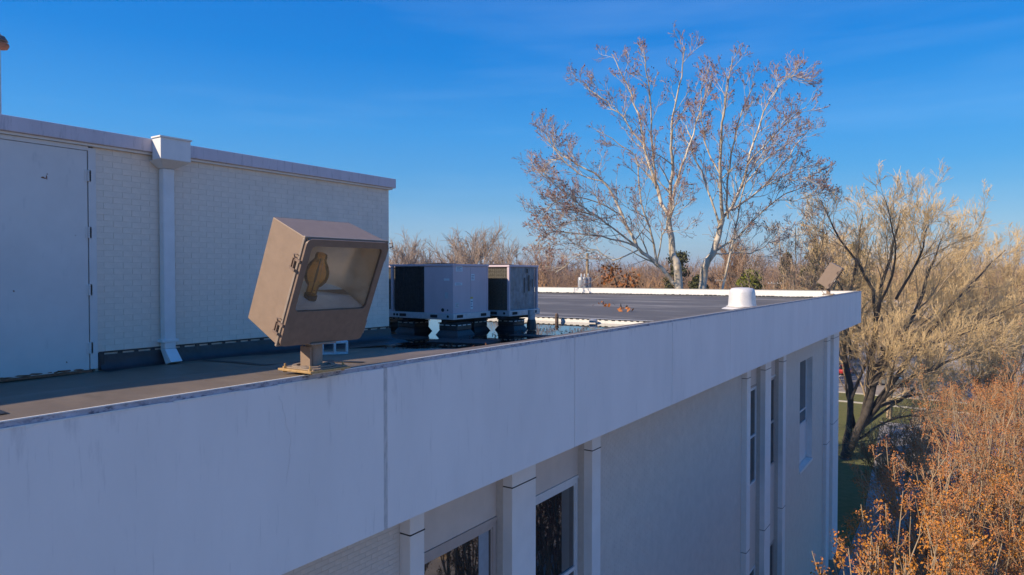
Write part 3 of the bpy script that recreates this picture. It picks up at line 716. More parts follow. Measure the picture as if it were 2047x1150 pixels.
# ================================================================== ROOFTOP UNITS
def hvac(name, x0, x1, y0, y1, z0, z1, label, style):
    e = empty(name, ((x0 + x1) / 2, (y0 + y1) / 2, z0), label, 'air conditioner', 'rooftop air conditioning units')
    rh = .115; zb = z0 + rh
    # base rail with fork slots
    rl = bx('base_rail', M_unit2, e, x0 - .03, x1 + .03, y0 - .03, y1 + .03, z0, zb, bevel=.006)
    sl_ = MB()
    for f_ in (.22, .72): xx = x0 + (x1 - x0) * f_; sl_.box(xx - .085, xx + .085, y0 - .034, y0 - .0305, z0 + .03, z0 + .085)
    for f_ in (.15, .82): yy = y0 + (y1 - y0) * f_; sl_.box(x1 + .0305, x1 + .034, yy - .09, yy + .09, z0 + .03, z0 + .085)
    for xx in (x0 + .12, x0 + .2, x1 - .1): sl_.lathe([(.026, 0), (.026, .004)], (xx, y0 - .0305, z0 + .06), 12, Matrix.Rotation(R(90), 3, 'X').to_4x4().to_3x3())
    sl_.build('fork_slot', M_dark, rl)
    # corner posts, top pan
    for a, b_ in ((x0, y0), (x1 - .05, y0), (x0, y1 - .05), (x1 - .05, y1 - .05)): bx('corner_post', M_unit, e, a, a + .05, b_, b_ + .05, zb + .001, z1 - .041, bevel=.004)
    bx('top_pan', M_unit, e, x0 - .012, x1 + .012, y0 - .012, y1 + .012, z1 - .04, z1, bevel=.005)
    core = bx('cabinet', M_coil, e, x0 + .06, x1 - .06, y0 + .06, y1 - .06, zb + .001, z1 - .041)
    def coil_y(xa, xb, m1, m2=None, zs=None):      # fins on the -Y face
        g = MB(); z = zb + .01
        while z < z1 - .05:
            g.box(xa, xb, y0 + .022, y0 + .034, z, z + .006); z += .028
        x = xa + .03
        while x < xb: g.box(x, x + .005, y0 + .010, y0 + .016, zb + .002, z1 - .042); x += .055
        g.build('coil_guard', m1, e)
        bx('coil', m1, e, xa, xb, y0 + .036, y0 + .055, zb + .002, z1 - .042)
    def coil_x(ya, yb, m1):
        g = MB(); z = zb + .01
        while z < z1 - .05:
            g.box(x1 - .034, x1 - .022, ya, yb, z, z + .006); z += .028
        y = ya + .03
        while y < yb: g.box(x1 - .016, x1 - .010, y, y + .005, zb + .002, z1 - .042); y += .055
        g.build('coil_guard', m1, e)
        bx('coil', m1, e, x1 - .055, x1 - .036, ya, yb, zb + .002, z1 - .042)
    fan = MB()
    cx_, cy_ = (x0 + x1) / 2, (y0 + y1) / 2
    fan.lathe([(.33, z1 + .001), (.33, z1 + .018), (.31, z1 + .018), (.31, z1 + .001)], (cx_, cy_, 0), 24, cap=False)
    for k in range(5):
        rr = .06 + k * .055; fan.lathe([(rr, z1 + .018), (rr + .006, z1 + .022), (rr + .006, z1 + .016)], (cx_, cy_, 0), 24, cap=False)
    for k in range(4): a = k * math.pi / 4; fan.tube([(cx_ - .32 * math.cos(a), cy_ - .32 * math.sin(a), z1 + .018), (cx_, cy_, z1 + .03), (cx_ + .32 * math.cos(a), cy_ + .32 * math.sin(a), z1 + .018)], .004, 4)
    fan.build('fan_guard', M_dark, e)
    if style == 1:
        xm = x0 + (x1 - x0) * .55
        coil_y(x0 + .10, xm, M_coil)
        pn = bx('side_panel', M_unit, e, xm + .003, x1 - .051, y0 + .004, y0 + .05, zb + .002, z1 - .042, bevel=.003)
        bx('access_panel', M_unit, e, x1 - .05, x1 - .004, y0 + .051, y0 + (y1 - y0) * .48, zb + .002, z1 - .042, bevel=.003)
        bx('access_panel', M_unit, e, x1 - .05, x1 - .004, y0 + (y1 - y0) * .485, y1 - .051, zb + .002, z1 - .042, bevel=.003)
        def sticker(y, z, w_, h_, m=M_label, ink=True):
            o = bx('sticker', m, e, x1 - .0039, x1 - .002, y, y + w_, z, z + h_)
            if ink:
                s = MB()
                for k in range(3): s.box(x1 - .0019, x1 - .0012, y + w_ * .12, y + w_ * (.85 - .2 * (k % 2)), z + h_ * (.22 + .24 * k), z + h_ * (.30 + .24 * k))
                s.build('print', M_ink, o)
        dy = y1 - y0; H_ = z1 - z0
        sticker(y0 + dy * .08, z0 + H_ * .865, dy * .18, H_ * .10); sticker(y0 + dy * .05, z0 + H_ * .615, dy * .2, H_ * .05)
        sticker(y0 + dy * .50, z0 + H_ * .70, dy * .10, H_ * .12); sticker(y0 + dy * .48, z0 + H_ * .17, dy * .07, H_ * .19, ink=True)
        sticker(y0 + dy * .48, z0 + H_ * .362, dy * .07, H_ * .035, M_yellow, False); sticker(y0 + dy * .06, z0 + H_ * .21, dy * .1, H_ * .09, M_unit2)
        bx('sticker', M_label, e, x1 - .22, x1 - .09, y0 + .001, y0 + .0035, z0 + H_ * .70, z0 + H_ * .74)
        bx('handle_recess', M_unit2, e, x1 - .20, x1 - .12, y0 + .0005, y0 + .0035, z0 + H_ * .38, z0 + H_ * .49)
        MB().lathe([(.035, 0), (.035, .006)], (x1 - .25, y0 + .0035, z0 + H_ * .17), 14, Matrix.Rotation(R(90), 3, 'X')).lathe([(.016, 0), (.016, .006)], (x1 - .13, y0 + .0035, z0 + H_ * .17), 10, Matrix.Rotation(R(90), 3, 'X')).build('pipe_grommet', M_dark, e)
    else:
        coil_y(x0 + .05, x1 - .05, M_coilt); coil_x(y0 + .05, y1 - .08, M_coil if style == 3 else M_coilb)
        if style == 2:
            dn = MB()
            for k, (fy, w_, za, zb_) in enumerate(((.52, .035, .45, .75), (.66, .05, .48, .80), (.60, .06, .84, .93), (.80, .03, .55, .72))): yy = y0 + (y1 - y0) * fy; dn.box(x1 - .0095, x1 - .008, yy, yy + w_, z0 + (z1 - z0) * za, z0 + (z1 - z0) * zb_)
            dn.build('bent_fins', M_coil, e)['kind'] = 'stuff'
    return e
ZU = C - .85
u1 = hvac('rooftop_unit', -9.55, -7.97, 9.87, 10.98, ZU, C + .19, 'mauve grey rooftop air conditioner with stickers on its side, nearest of the three', 1)
u2 = hvac('rooftop_unit', -9.0, -7.70, 11.32, 12.42, ZU, C + .185, 'air conditioner with exposed coils and sunlit coil top, right of the stickered one', 2)
u3 = hvac('rooftop_unit', -11.5, -9.72, 10.35, 11.5, ZU, C + .18, 'dark coiled air conditioner mostly hidden behind the penthouse corner', 3)
# curbs wrapped in membrane, standing in water, with beams across
def curb(x, y, label, w_=.22, d_=.22, h=.22):
    e = empty('equipment_curb', (x, y, C - 1.15), label, 'equipment curb', 'membrane wrapped curbs under the units')
    MB().hexa([(x - w_ - .05, y - d_ - .05, C - 1.15), (x + w_ + .05, y - d_ - .05, C - 1.15), (x + w_ + .05, y + d_ + .05, C - 1.15), (x - w_ - .05, y + d_ + .05, C - 1.15)],
              [(x - w_ + .01, y - d_ + .01, C - 1.05), (x + w_ - .01, y - d_ + .01, C - 1.05), (x + w_ - .01, y + d_ - .01, C - 1.05), (x - w_ + .01, y + d_ - .01, C - 1.05)]).build('skirt', M_black, e)
    bx('curb_box', M_black, e, x - w_, x + w_, y - d_, y + d_, C - 1.0495, C - 1.15 + h, bevel=.015)
    tb = MB(); 
    for k in range(3):
        a = x - w_ + .02 + k * w_ * .66; tb.box(a, a + w_ * .42, y - d_ - .006, y - d_ - .001, C - 1.15 + h - .03, C - 1.15 + h - .016)
        a = y - d_ + .02 + k * d_ * .66; tb.box(x + w_ + .001, x + w_ + .006, a, a + d_ * .42, C - 1.15 + h - .03, C - 1.15 + h - .016)
    tb.build('edge_strip', M_white, e)
    bx('cap', M_dark, e, x - w_ - .01, x + w_ + .01, y - d_ - .01, y + d_ + .01, C - 1.149 + h, C - 1.13 + h)
curb(-9.25, 10.2, 'tall dark curb under the left end of the stickered unit, next to the penthouse')
curb(-8.1, 10.1, 'black curb in the puddle under the near right corner of the stickered unit')
curb(-8.35, 10.95, 'black curb behind the corner curb, under the back of the stickered unit')
curb(-7.85, 11.62, 'black curb in the puddle under the coil-sided right hand unit', .2, .2)
curb(-10.6, 10.9, 'black curb under the unit beside the penthouse corner')
for xx, ya, yb, lb in ((-9.2, 9.9, 11.4, 'dark steel beam carrying the left end of the stickered unit'), (-8.2, 9.88, 12.2, 'long dark steel beam across the curbs under both right units'), (-7.85, 11.2, 12.3, 'short dark beam under the right edge of the coil-sided unit')):
    tag(bx('support_beam', M_dark, None, xx - .06, xx + .06, ya, yb, C - .909, C - .8515), lb, 'beam', 'beams under the rooftop units')
# pipe sleeve
e = empty('pipe_sleeve', (-7.42, 11.72, C - 1.14), 'grey pipe sleeve with black clamp standing in the puddle right of the units', 'pipe')
MB().lathe([(.075, C - 1.14), (.075, C - .73)], (-7.42, 11.72, 0), 14).build('pipe', M_galv, e, smooth=True)
MB().lathe([(.10, C - 1.13), (.10, C - 1.02), (.085, C - .94), (.078, C - .92)], (-7.42, 11.72, 0), 14).build('boot', M_black, e, smooth=True)
# rubber walkway pads
for x_, y_, w_, d_, a_, lb in ((-7.1, 9.1, .55, .35, .3, 'flat dark pad under water in front of the corner curb'), (-6.6, 10.6, .5, .18, .1, 'thin dark pad lying in the puddle beside the parapet edge'), (-8.6, 8.9, .5, .45, -.1, 'square dark pad on the roof below the stickered unit')):
    Mx = Matrix.Translation((x_, y_, C - 1.155)) @ Matrix.Rotation(a_, 4, 'Z')
    tag(MB().box(-w_, w_, -d_, d_, 0, .03, Mx).build('roof_pad', M_black2, loc=(x_, y_, C - 1.135)), lb, 'roof pad', 'rubber pads by the rooftop units')

# ================================================================== EXHAUST FAN, VENT PIPES
x_, y_ = -6.28, 22.9; zf = zfar(y_)
e = empty('exhaust_fan', (x_, y_, zf), 'spun aluminium mushroom exhaust fan on the far roof near the parapet', 'exhaust fan')
MB().lathe([(.66, zf - .02), (.64, zf + .02), (.54, zf + .06), (.50, zf + .075)], (x_, y_, 0), 32).build('fan_base', M_alum, e, smooth=True)
MB().lathe([(.475, C - 1.075), (.495, C - 1.065), (.495, C - 1.05), (.46, C - 1.045)], (x_, y_, 0), 32).build('flange', M_alum, e, smooth=True)
MB().lathe([(.455, C - 1.044), (.44, C - .98), (.425, C - .78), (.415, C - .62), (.39, C - .52), (.33, C - .465), (.2, C - .445), (.02, C - .44)], (x_, y_, 0), 36).build('hood', M_alum, e, smooth=True)
for px, ln, r, lb in ((1113, .34, .055, 'rusty vent pipe standing on the white roof step'), ):
    p = on_ground(px, 640, C - 1.1); 
    p = Vector((-8.4, 13.55, C - 1.13)); q = at(1113, 632, 16); 
    xx = 14.15 * (q.x / q.y)
    e = empty('vent_pipe', (xx, 14.15, C - 1.12), lb, 'vent pipe')
    MB().lathe([(.042, 0), (.042, .12)], (xx, 14.15, C - 1.145), 12).lathe([(.055, .12), (.055, .15)], (xx, 14.15, C - 1.145), 12).build('pipe', M_pipeb, e)
    MB().lathe([(.03, .1501), (.04, .18), (.02, .21)], (xx, 14.15, C - 1.145), 12).build('pipe_cap', M_pipeb, e)
q = at(1186, 637, 16); xx = 14.15 * (q.x / q.y)
tag(MB().lathe([(.10, 0), (.10, .05), (.07, .075), (.02, .08)], (xx, 14.15, C - 1.12), 16).build('roof_drain', M_galv, loc=(xx, 14.15, C - 1.145), smooth=True), 'low grey roof drain dome at the foot of the white roof step', 'roof drain')

# vent cap and mast at the left edge of the frame
q = at(-3, 82, 9.5)
e = empty('vent_stack', (q.x, q.y, C + 1.557), 'tall thin mast with louvred vent cap on the penthouse roof at the left edge', 'vent')
MB().lathe([(.022, 1.5567 + C), (.022, q.z - .09)], (q.x, q.y, 0), 10).build('pole', M_galv, e)
MB().lathe([(.03, -.115), (.105, -.10), (.125, -.06), (.12, -.035), (.03, -.03)], (q.x, q.y, q.z), 20).build('cap', M_rust, e, smooth=True)
for k in range(4): MB().lathe([(.03, .0 + k * .02), (.115 - k * .012, .002 + k * .02), (.10 - k * .012, .012 + k * .02), (.03, .014 + k * .02)], (q.x, q.y, q.z), 20).build('louvre', M_galv, e)
MB().lathe([(.03, -.0299), (.03, .10)], (q.x, q.y, q.z), 12).build('neck', M_galv, e)

# leaves and debris on the roof
M_leafo = mat('orange_dead_leaf', (.36, .13, .035), .8, var=.45, vscale=5)
M_leafb = mat('brown_dead_leaf', (.13, .06, .04), .85, var=.4, vscale=5)
def leaf_cloud(pts, size, rs, k=1):
    n = len(pts); P = np.repeat(np.asarray(pts), k, 0); n = len(P)
    a = rs.normal(size=(n, 3)); a /= np.linalg.norm(a, axis=1)[:, None]; b_ = np.cross(a, rs.normal(size=(n, 3))); b_ /= np.linalg.norm(b_, axis=1)[:, None]
    s = (rs.uniform(.5, 1.2, n) * size)[:, None]
    c_ = np.cross(a, b_)
    V = np.stack([P - a * s, P - b_ * s * .55 + c_ * s * .2, P + a * s, P + b_ * s * .55 + c_ * s * .2], 1).reshape(-1, 3)
    return V, np.arange(n * 4).reshape(-1, 4)
rs = np.random.RandomState(12); P = []
for _ in range(260):
    x = rs.uniform(-7.6, -5.5); y = rs.uniform(7.3, 12.5); P.append((x, y, max(zroof(x, y), C - 1.142) + .012))
for cxy in ((-6.0, 9.3), (-6.1, 8.5), (-6.0, 10.4), (-6.6, 8.2)):
    for _ in range(90): x = cxy[0] + rs.normal() * .2; y = cxy[1] + rs.normal() * .5; P.append((min(x, -5.45), y, zroof(min(x, -5.45), y) + .012))
V, F = leaf_cloud(P, .028, rs); V[:, 2] = np.maximum(V[:, 2], C - 1.138)
o = np_mesh('leaf_litter', V, F, M_leafb); tag(o, 'brown leaf litter and twigs scattered on the wet roof edge', 'leaf litter', kind='stuff')
for i, (px, py_) in enumerate(((1203, 609), (1250, 621))):
    d = 1.1 * 1364 / (py_ - 548); q = at(px, py_, 1.06 * 1364 / (py_ - 548.3)); rs = np.random.RandomState(i)
    P = [(q.x + rs.normal() * .16, q.y + rs.normal() * .12, zfar(q.y) + .05 + abs(rs.normal()) * .05) for _ in range(14)]
    V, F = leaf_cloud(P, .09, rs)
    tag(np_mesh('leaf_clump', V, F, M_leafo), ('orange leaf clump on the grey far roof, the left one farther back', 'orange leaf clump on the grey far roof, the right one nearer the step')[i], 'leaves', 'orange leaf clumps on the far roof')

# ================================================================== TREES
def tubes_np(pl, sides):
    """pl: list of (pts (n,3), radii (n,)) -> V,F"""
    groups = {}
    for p, r in pl: groups.setdefault(len(p), []).append((p, r))
    Vs, Fs, base = [], [], 0
    for n, lst in groups.items():
        P = np.array([a for a, _ in lst], dtype=np.float64); Rr = np.array([b for _, b in lst], dtype=np.float64); K = len(lst)
        D = np.empty_like(P); D[:, 1:-1] = P[:, 2:] - P[:, :-2]; D[:, 0] = P[:, 1] - P[:, 0]; D[:, -1] = P[:, -1] - P[:, -2]
        D /= np.linalg.norm(D, axis=2)[..., None] + 1e-9
        mean = D.mean(1); ref = np.where(np.abs(mean[:, 2:3]) > .8, [[1., 0, 0]], [[0, 0, 1.]])
        Uu = np.cross(D, ref[:, None, :]); Uu /= np.linalg.norm(Uu, axis=2)[..., None] + 1e-9; Vv = np.cross(D, Uu)
        ang = np.arange(sides) * 2 * np.pi / sides
        V = P[:, :, None, :] + Rr[:, :, None, None] * (Uu[:, :, None, :] * np.cos(ang)[None, None, :, None] + Vv[:, :, None, :] * np.sin(ang)[None, None, :, None])
        Vs.append(V.reshape(-1, 3))
        k = np.arange(sides); k2 = (k + 1) % sides
        f = []
        for i in range(n - 1): f.append(np.stack([i * sides + k, i * sides + k2, (i + 1) * sides + k2, (i + 1) * sides + k], 1))
        f = np.concatenate(f); Fs.append((np.arange(K)[:, None, None] * (n * sides) + f[None]).reshape(-1, 4) + base); base += K * n * sides
    return np.concatenate(Vs), np.concatenate(Fs)
def rvec(rs):
    v = rs.normal(size=3); return v / np.linalg.norm(v)
def unit(v): return v / (np.linalg.norm(v) + 1e-9)
def grow(store, tips, rs, p, d, ln, rad, lvl, prm):
    nseg = 5 if lvl >= 2 else 4
    pts = [p]; rr = [rad]; q = p.copy(); dd = d.copy()
    for i in range(nseg - 1):
        dd = unit(dd + rvec(rs) * prm['wander'] + np.array([0, 0, prm['up']]))
        q = q + dd * ln / (nseg - 1); pts.append(q); rr.append(max(prm['rmin'], rad * (1 - .8 * (i + 1) / (nseg - 1))))
    store.append((lvl, np.array(pts), np.array(rr)))
    if lvl == 0: tips.append(q); return
    k = prm['kids'][lvl - 1]; k = int(k + (rs.rand() < (k % 1)))
    for j in range(k):
        t = .2 + .8 * (j + rs.rand()) / k; i = min(nseg - 2, int(t * (nseg - 1))); f = t * (nseg - 1) - i
        b_ = pts[i] * (1 - f) + pts[i + 1] * f; dm = unit(pts[i + 1] - pts[i]); s = unit(np.cross(dm, rvec(rs)))
        ang = rs.uniform(*prm['ang']); nd = dm * math.cos(ang) + s * math.sin(ang)
        r0 = (rr[i] * (1 - f) + rr[i + 1] * f)
        grow(store, tips, rs, b_, nd, ln * prm['ratio'] * rs.uniform(.65, 1.15) * (1.1 - .45 * t), max(prm['rmin'], r0 * .55), lvl - 1, prm)
def children_along(store, tips, rs, pts, rad, lvl, prm, n, ln, t0=.15):
    pts = [np.array(p) for p in pts]; m_ = len(pts) - 1
    for j in range(n):
        t = t0 + (1 - t0) * (j + rs.rand()) / n; i = min(m_ - 1, int(t * m_)); f = t * m_ - i
        b_ = pts[i] * (1 - f) + pts[i + 1] * f; dm = unit(pts[i + 1] - pts[i]); s = unit(np.cross(dm, rvec(rs)))
        ang = rs.uniform(*prm['ang']); nd = dm * math.cos(ang) + s * math.sin(ang)
        r0 = rad[i] * (1 - f) + rad[i + 1] * f
        grow(store, tips, rs, b_, nd, ln * rs.uniform(.6, 1.1) * (1.15 - .6 * t), r0 * .5, lvl, prm)
def smooth_poly(P, k=3, rs=None, jit=0):
    """Catmull-Rom through points"""
    P = [np.array(p, dtype=float) for p in P]; Q = [P[0] * 2 - P[1]] + P + [P[-1] * 2 - P[-2]]; out = []
    for i in range(1, len(Q) - 2):
        for s in range(k):
            t = s / k; a, b_, c, d = Q[i - 1], Q[i], Q[i + 1], Q[i + 2]
            o = .5 * ((2 * b_) + (-a + c) * t + (2 * a - 5 * b_ + 4 * c - d) * t * t + (-a + 3 * b_ - 3 * c + d) * t ** 3)
            if rs is not None: o = o + rs.normal(size=3) * jit
            out.append(o)
    out.append(P[-1]); return out
def finish_tree(e, store, trunks, mt, mtw, tips, mb_=None, twigname='crown'):
    V, F = tubes_np(trunks, 9); o = np_mesh('trunk', V, F, mt, e); o.data.polygons.foreach_set('use_smooth', [True] * len(o.data.polygons))
    big = [(p, r) for l, p, r in store if l >= 2]; sml = [(p, r) for l, p, r in store if l < 2]
    if big: V, F = tubes_np(big, 5); np_mesh('branches', V, F, mb_ or mt, e)
    V, F = tubes_np(sml, 3); np_mesh(twigname, V, F, mtw, e)

M_syc = mat('sycamore_bark', (.76, .68, .54), .8, vscale=1.4, col2=(.30, .22, .13), stretch=(1.5, 1.5, .55))
M_syct = mat('sycamore_twig', (.36, .22, .18), .85, var=.25, vscale=.7)
M_tan = M_tan
M_tanb = mat('tan_bark', (.36, .27, .17), .9, var=.3, vscale=1.2)
M_tantw = mat('tan_twig', (.70, .51, .26), .9, var=.25, vscale=.5)
M_darkb = mat('dark_shaded_bark', (.075, .062, .05), .95, var=.35, vscale=3, bump=.6, bscale=14)  # dark bark; on the leaning tree its shade is put into the colour
M_brtw = mat('brown_twig', (.34, .22, .14), .9, var=.25, vscale=.3)
M_grtw = mat('grey_twig', (.37, .28, .21), .9, var=.2, vscale=.3)
M_ortw = mat('russet_twig', (.44, .26, .13), .9, var=.3, vscale=.3)
M_pine = mat('pine_needles', (.075, .075, .022), .9, var=.35, vscale=.8)
M_lime = mat('yellow_green_foliage', (.16, .17, .022), .9, var=.25, vscale=.8)

def traced(name, label, dist, trunk, tr, leaders, seed, prm, nlead, llen, depth):
    rs = np.random.RandomState(seed); base = at(*trunk[0], dist); base.z = 0
    b3 = on_ground(trunk[0][0], 548 + C * 1364 / dist); base = Vector((at(trunk[0][0], 575, dist).x, at(trunk[0][0], 575, dist).y, 0))
    e = empty(name, base, label, 'tree', 'tall pale sycamores beyond the building end')
    T = [np.array(base)] + [np.array(at(x, y, dist)) for x, y in trunk]
    tp = smooth_poly(T, 4, rs, .03); rr = np.interp(np.linspace(0, 1, len(tp)), [0, .55, 1], [tr * 1.25, tr, tr * .72])
    trunks = [(np.array(tp), rr)]; store = []; tips = []
    for L, r0 in leaders:
        dz = rs.uniform(-depth, depth); k = len(L)
        dens = [i / (k - 1) for i in range(k)]
        P = [np.array(at(x, y, dist + dz * t)) for (x, y), t in zip(L, dens)]
        pp = smooth_poly(P, 4, rs, .05); r = np.linspace(r0 * .68, .025, len(pp)); trunks.append((np.array(pp), r))
        children_along(store, tips, rs, pp, r, 3, prm, nlead, llen)
    finish_tree(e, store, trunks, M_syc, M_syct, tips)
    # hanging dead leaves and seed balls
    tp = np.array(tips); tp = tp + rs.normal(size=tp.shape) * .12
    sel = tp[rs.rand(len(tp)) < .26]
    V, F = leaf_cloud(sel, .075, rs); o = np_mesh('dead_leaves', V, F, M_leafb, e, 'stuff')
    # leaf clumps cluster in patches
    cen = tp[rs.choice(len(tp), 34)]; d2 = ((tp[:, None, :] - cen[None]) ** 2).sum(2).min(1)
    s2 = tp[(d2 < 1.0) & (rs.rand(len(tp)) < .32)]
    V, F = leaf_cloud(s2, .085, rs); np_mesh('dead_leaves', V, F, M_leafo, e, 'stuff')
    return e
PS = dict(wander=.20, up=.09, rmin=.012, kids=(3, 3.7, 3.7), ang=(.4, .9), ratio=.62)
traced('sycamore_tree', 'tall bare pale-barked sycamore with rusty leaves, left of the pair behind the far parapet', 50,
       [(1356, 571), (1345, 507), (1337, 439)], .27,
       [([(1337, 439), (1313, 376), (1293, 313), (1279, 244), (1254, 171), (1223, 108)], .22),
        ([(1337, 439), (1342, 381), (1344, 313), (1342, 249), (1359, 170), (1369, 92)], .22),
        ([(1338, 439), (1356, 352), (1381, 283), (1400, 225), (1420, 162)], .15),
        ([(1356, 575), (1313, 527), (1274, 493), (1244, 430), (1205, 361), (1137, 318), (1079, 269)], .24),
        ([(1313, 527), (1303, 468), (1283, 405), (1269, 313), (1208, 269)], .13),
        ([(1274, 493), (1210, 444), (1147, 400), (1090, 350)], .11),
        ([(1274, 493), (1200, 473), (1108, 464), (1074, 488)], .10),
        ([(1244, 430), (1180, 400), (1120, 395), (1085, 430)], .07),
        ([(1313, 376), (1305, 303), (1298, 186), (1288, 103)], .12),
        ([(1283, 288), (1244, 235), (1201, 196), (1159, 162)], .09),
        ([(1313, 527), (1325, 470), (1345, 420), (1365, 370)], .08),
        ([(1274, 500), (1225, 520), (1180, 500), (1110, 545)], .08), ([(1137, 318), (1105, 320), (1082, 350)], .05), ([(1205, 361), (1160, 350), (1110, 300), (1090, 262)], .07), ([(1244, 430), (1190, 440), (1130, 445), (1078, 470)], .06), ([(1210, 444), (1150, 420), (1100, 420)], .05)], 21, PS, 13, 2.9, 5)
traced('sycamore_tree', 'tall bare pale-barked sycamore, right of the pair behind the far parapet', 52,
       [(1403, 578), (1425, 507), (1444, 439)], .27,
       [([(1444, 439), (1439, 352), (1444, 249), (1454, 176), (1464, 113)], .2),
        ([(1439, 449), (1415, 381), (1386, 303), (1372, 250)], .13),
        ([(1444, 439), (1478, 381), (1507, 283), (1537, 205), (1580, 145)], .18),
        ([(1464, 420), (1517, 381), (1576, 313), (1624, 249)], .13),
        ([(1425, 507), (1478, 469), (1551, 400), (1634, 361)], .13),
        ([(1454, 439), (1459, 332), (1478, 235), (1508, 162)], .13),
        ([(1493, 332), (1556, 259), (1612, 215)], .08),
        ([(1444, 578), (1469, 464), (1493, 357), (1530, 300)], .13),
        ([(1425, 507), (1500, 505), (1550, 480), (1600, 470)], .07),
        ([(1439, 352), (1410, 280), (1400, 200), (1415, 140)], .09), ([(1517, 381), (1570, 350), (1625, 330)], .07), ([(1537, 201), (1565, 160), (1590, 150)], .05), ([(1478, 381), (1540, 310), (1600, 270)], .08), ([(1551, 400), (1600, 400), (1640, 385)], .05)], 22, PS, 12, 2.7, 5)

# generic spreading bare tree
def bare_tree(name, label, base, height, spread, seed, mt, mtw, group=None, nl=8, prm=None, trunk_r=.25, fork=.25, nlead=10, llen=None, lean=(0, 0), lv=3, cat='tree', up=.12):
    rs = np.random.RandomState(seed); base = Vector(base); e = empty(name, base, label, cat, group)
    prm = prm or dict(wander=.22, up=.08, rmin=.012, kids=(3, 4, 4), ang=(.35, .9), ratio=.62)
    b = np.array(base); fk = b + np.array([lean[0] * .25, lean[1] * .25, height * fork])
    trunks = [(np.array(smooth_poly([b, (b + fk) / 2 + rs.normal(size=3) * .05, fk], 3)), np.linspace(trunk_r * 1.2, trunk_r * .8, 7))]
    store, tips = [], []
    for i in range(nl):
        a = 2 * math.pi * (i + rs.rand() * .6) / nl; sp = spread * (rs.uniform(.75, 1.05) if i % 3 else rs.uniform(.2, .5)); top = height * (rs.uniform(.7, .9) if i % 3 else rs.uniform(.9, 1))
        endp = b + np.array([math.cos(a) * sp + lean[0], math.sin(a) * sp + lean[1], top])
        st = fk * .9 + b * .1 if i % 2 else fk
        m1 = st * .62 + endp * .38 + np.array([math.cos(a), math.sin(a), 0]) * sp * .06; m2 = st * .3 + endp * .7 + np.array([math.cos(a), math.sin(a), 0]) * sp * .10
        pp = smooth_poly([st, m1, m2, endp], 4, rs, height * .004); r = np.linspace(trunk_r * .55, .03, len(pp)); trunks.append((np.array(pp), r))
        children_along(store, tips, rs, pp, r, lv, prm, nlead, llen or height * .26)
    finish_tree(e, store, trunks, mt, mtw, tips); return e, np.array(tips)
PT = dict(wander=.26, up=.09, rmin=.012, kids=(3.2, 4, 4), ang=(.3, .8), ratio=.77)
# the multi-stemmed tree off the building corner: shade painted into dark stems, tan twigs
rs = np.random.RandomState(31)
b0 = on_ground(1690, 918); e = empty('spreading_tree', b0, 'many-stemmed leaning tree with dark trunks and tan twigs off the building corner', 'tree')
T58 = 58
sk = [([(1690, 915), (1720, 850), (1760, 745), (1800, 690), (1880, 610)], .42), ([(1690, 915), (1700, 800), (1688, 700), (1700, 600), (1715, 500), (1725, 430)], .30),
      ([(1705, 880), (1740, 800), (1745, 690), (1765, 570), (1790, 470), (1800, 420)], .30), ([(1715, 860), (1790, 775), (1870, 735), (1960, 700)], .26),
      ([(1720, 850), (1800, 740), (1880, 640), (1950, 560), (2010, 500)], .26), ([(1745, 740), (1820, 640), (1860, 540), (1885, 470)], .24),
      ([(1700, 800), (1740, 690), (1700, 640), (1690, 590)], .14), ([(1730, 820), (1830, 790), (1900, 790)], .16), ([(1760, 700), (1850, 690), (2000, 640)], .18),
      ([(1750, 700), (1745, 580), (1680, 480), (1640, 400)], .18), ([(1800, 690), (1900, 670), (2060, 600)], .16), ([(1700, 720), (1690, 600), (1650, 520), (1610, 450)], .12),
      ([(1790, 600), (1840, 510), (1855, 450)], .12), ([(1745, 640), (1790, 520), (1770, 400)], .12), ([(1712, 875), (1690, 760), (1686, 690)], .15), ([(1716, 865), (1735, 760), (1730, 690)], .17), ([(1720, 860), (1775, 780), (1790, 715)], .18), ([(1722, 855), (1800, 800), (1850, 755)], .14), ([(1712, 880), (1780, 840), (1860, 830)], .12)]
tr1, store, tips = [], [], []
for i, (L, r0) in enumerate(sk):
    dz = rs.uniform(-5, 5); P = [np.array(at(x, y, T58 + dz * j / (len(L) - 1))) for j, (x, y) in enumerate(L)]
    pp = smooth_poly(P, 4, rs, .05); r = np.linspace(r0, .03, len(pp)); tr1.append((np.array(pp), r))
    children_along(store, tips, rs, pp, r, 3, PT, 11, 4.3, t0=.3)
tr1.append((np.array([np.array(b0) - [0, 0, .3], np.array(at(1690, 915, T58))]), np.array([.5, .42])))
finish_tree(e, store, tr1, M_darkb, M_tantw, tips, M_tanb)

G = 'tan bare trees by the car park'
bare_tree('bare_tree', 'tan bare tree with a domed crown rising behind the far floodlight', at(1780, 548, 74).xy.to_3d(), 24.3, 9, 41, M_tanb, M_tantw, G, nl=11, prm=PT, trunk_r=.24, fork=.3, nlead=9, llen=5.0)
bare_tree('bare_tree', 'tan bare tree at the right edge above the white car rows', at(1985, 548, 78).xy.to_3d(), 20.0, 8, 42, M_tanb, M_tantw, G, nl=11, prm=PT, trunk_r=.24, fork=.2, nlead=9, llen=4.8)
bare_tree('bare_tree', 'slim grey-brown bare tree between the right sycamore and the far floodlight', at(1590, 548, 60).xy.to_3d(), 21.5, 5.0, 43, M_tanb, M_grtw, G, nl=8, prm=PS, trunk_r=.18, fork=.35, nlead=9, llen=4)
bare_tree('bare_tree', 'low brushy tan tree right of the path, below the car rows', on_ground(1965, 860), 11, 5.5, 44, M_tanb, M_tantw, G, nl=10, prm=PT, trunk_r=.16, fork=.15, nlead=11, llen=3.0)
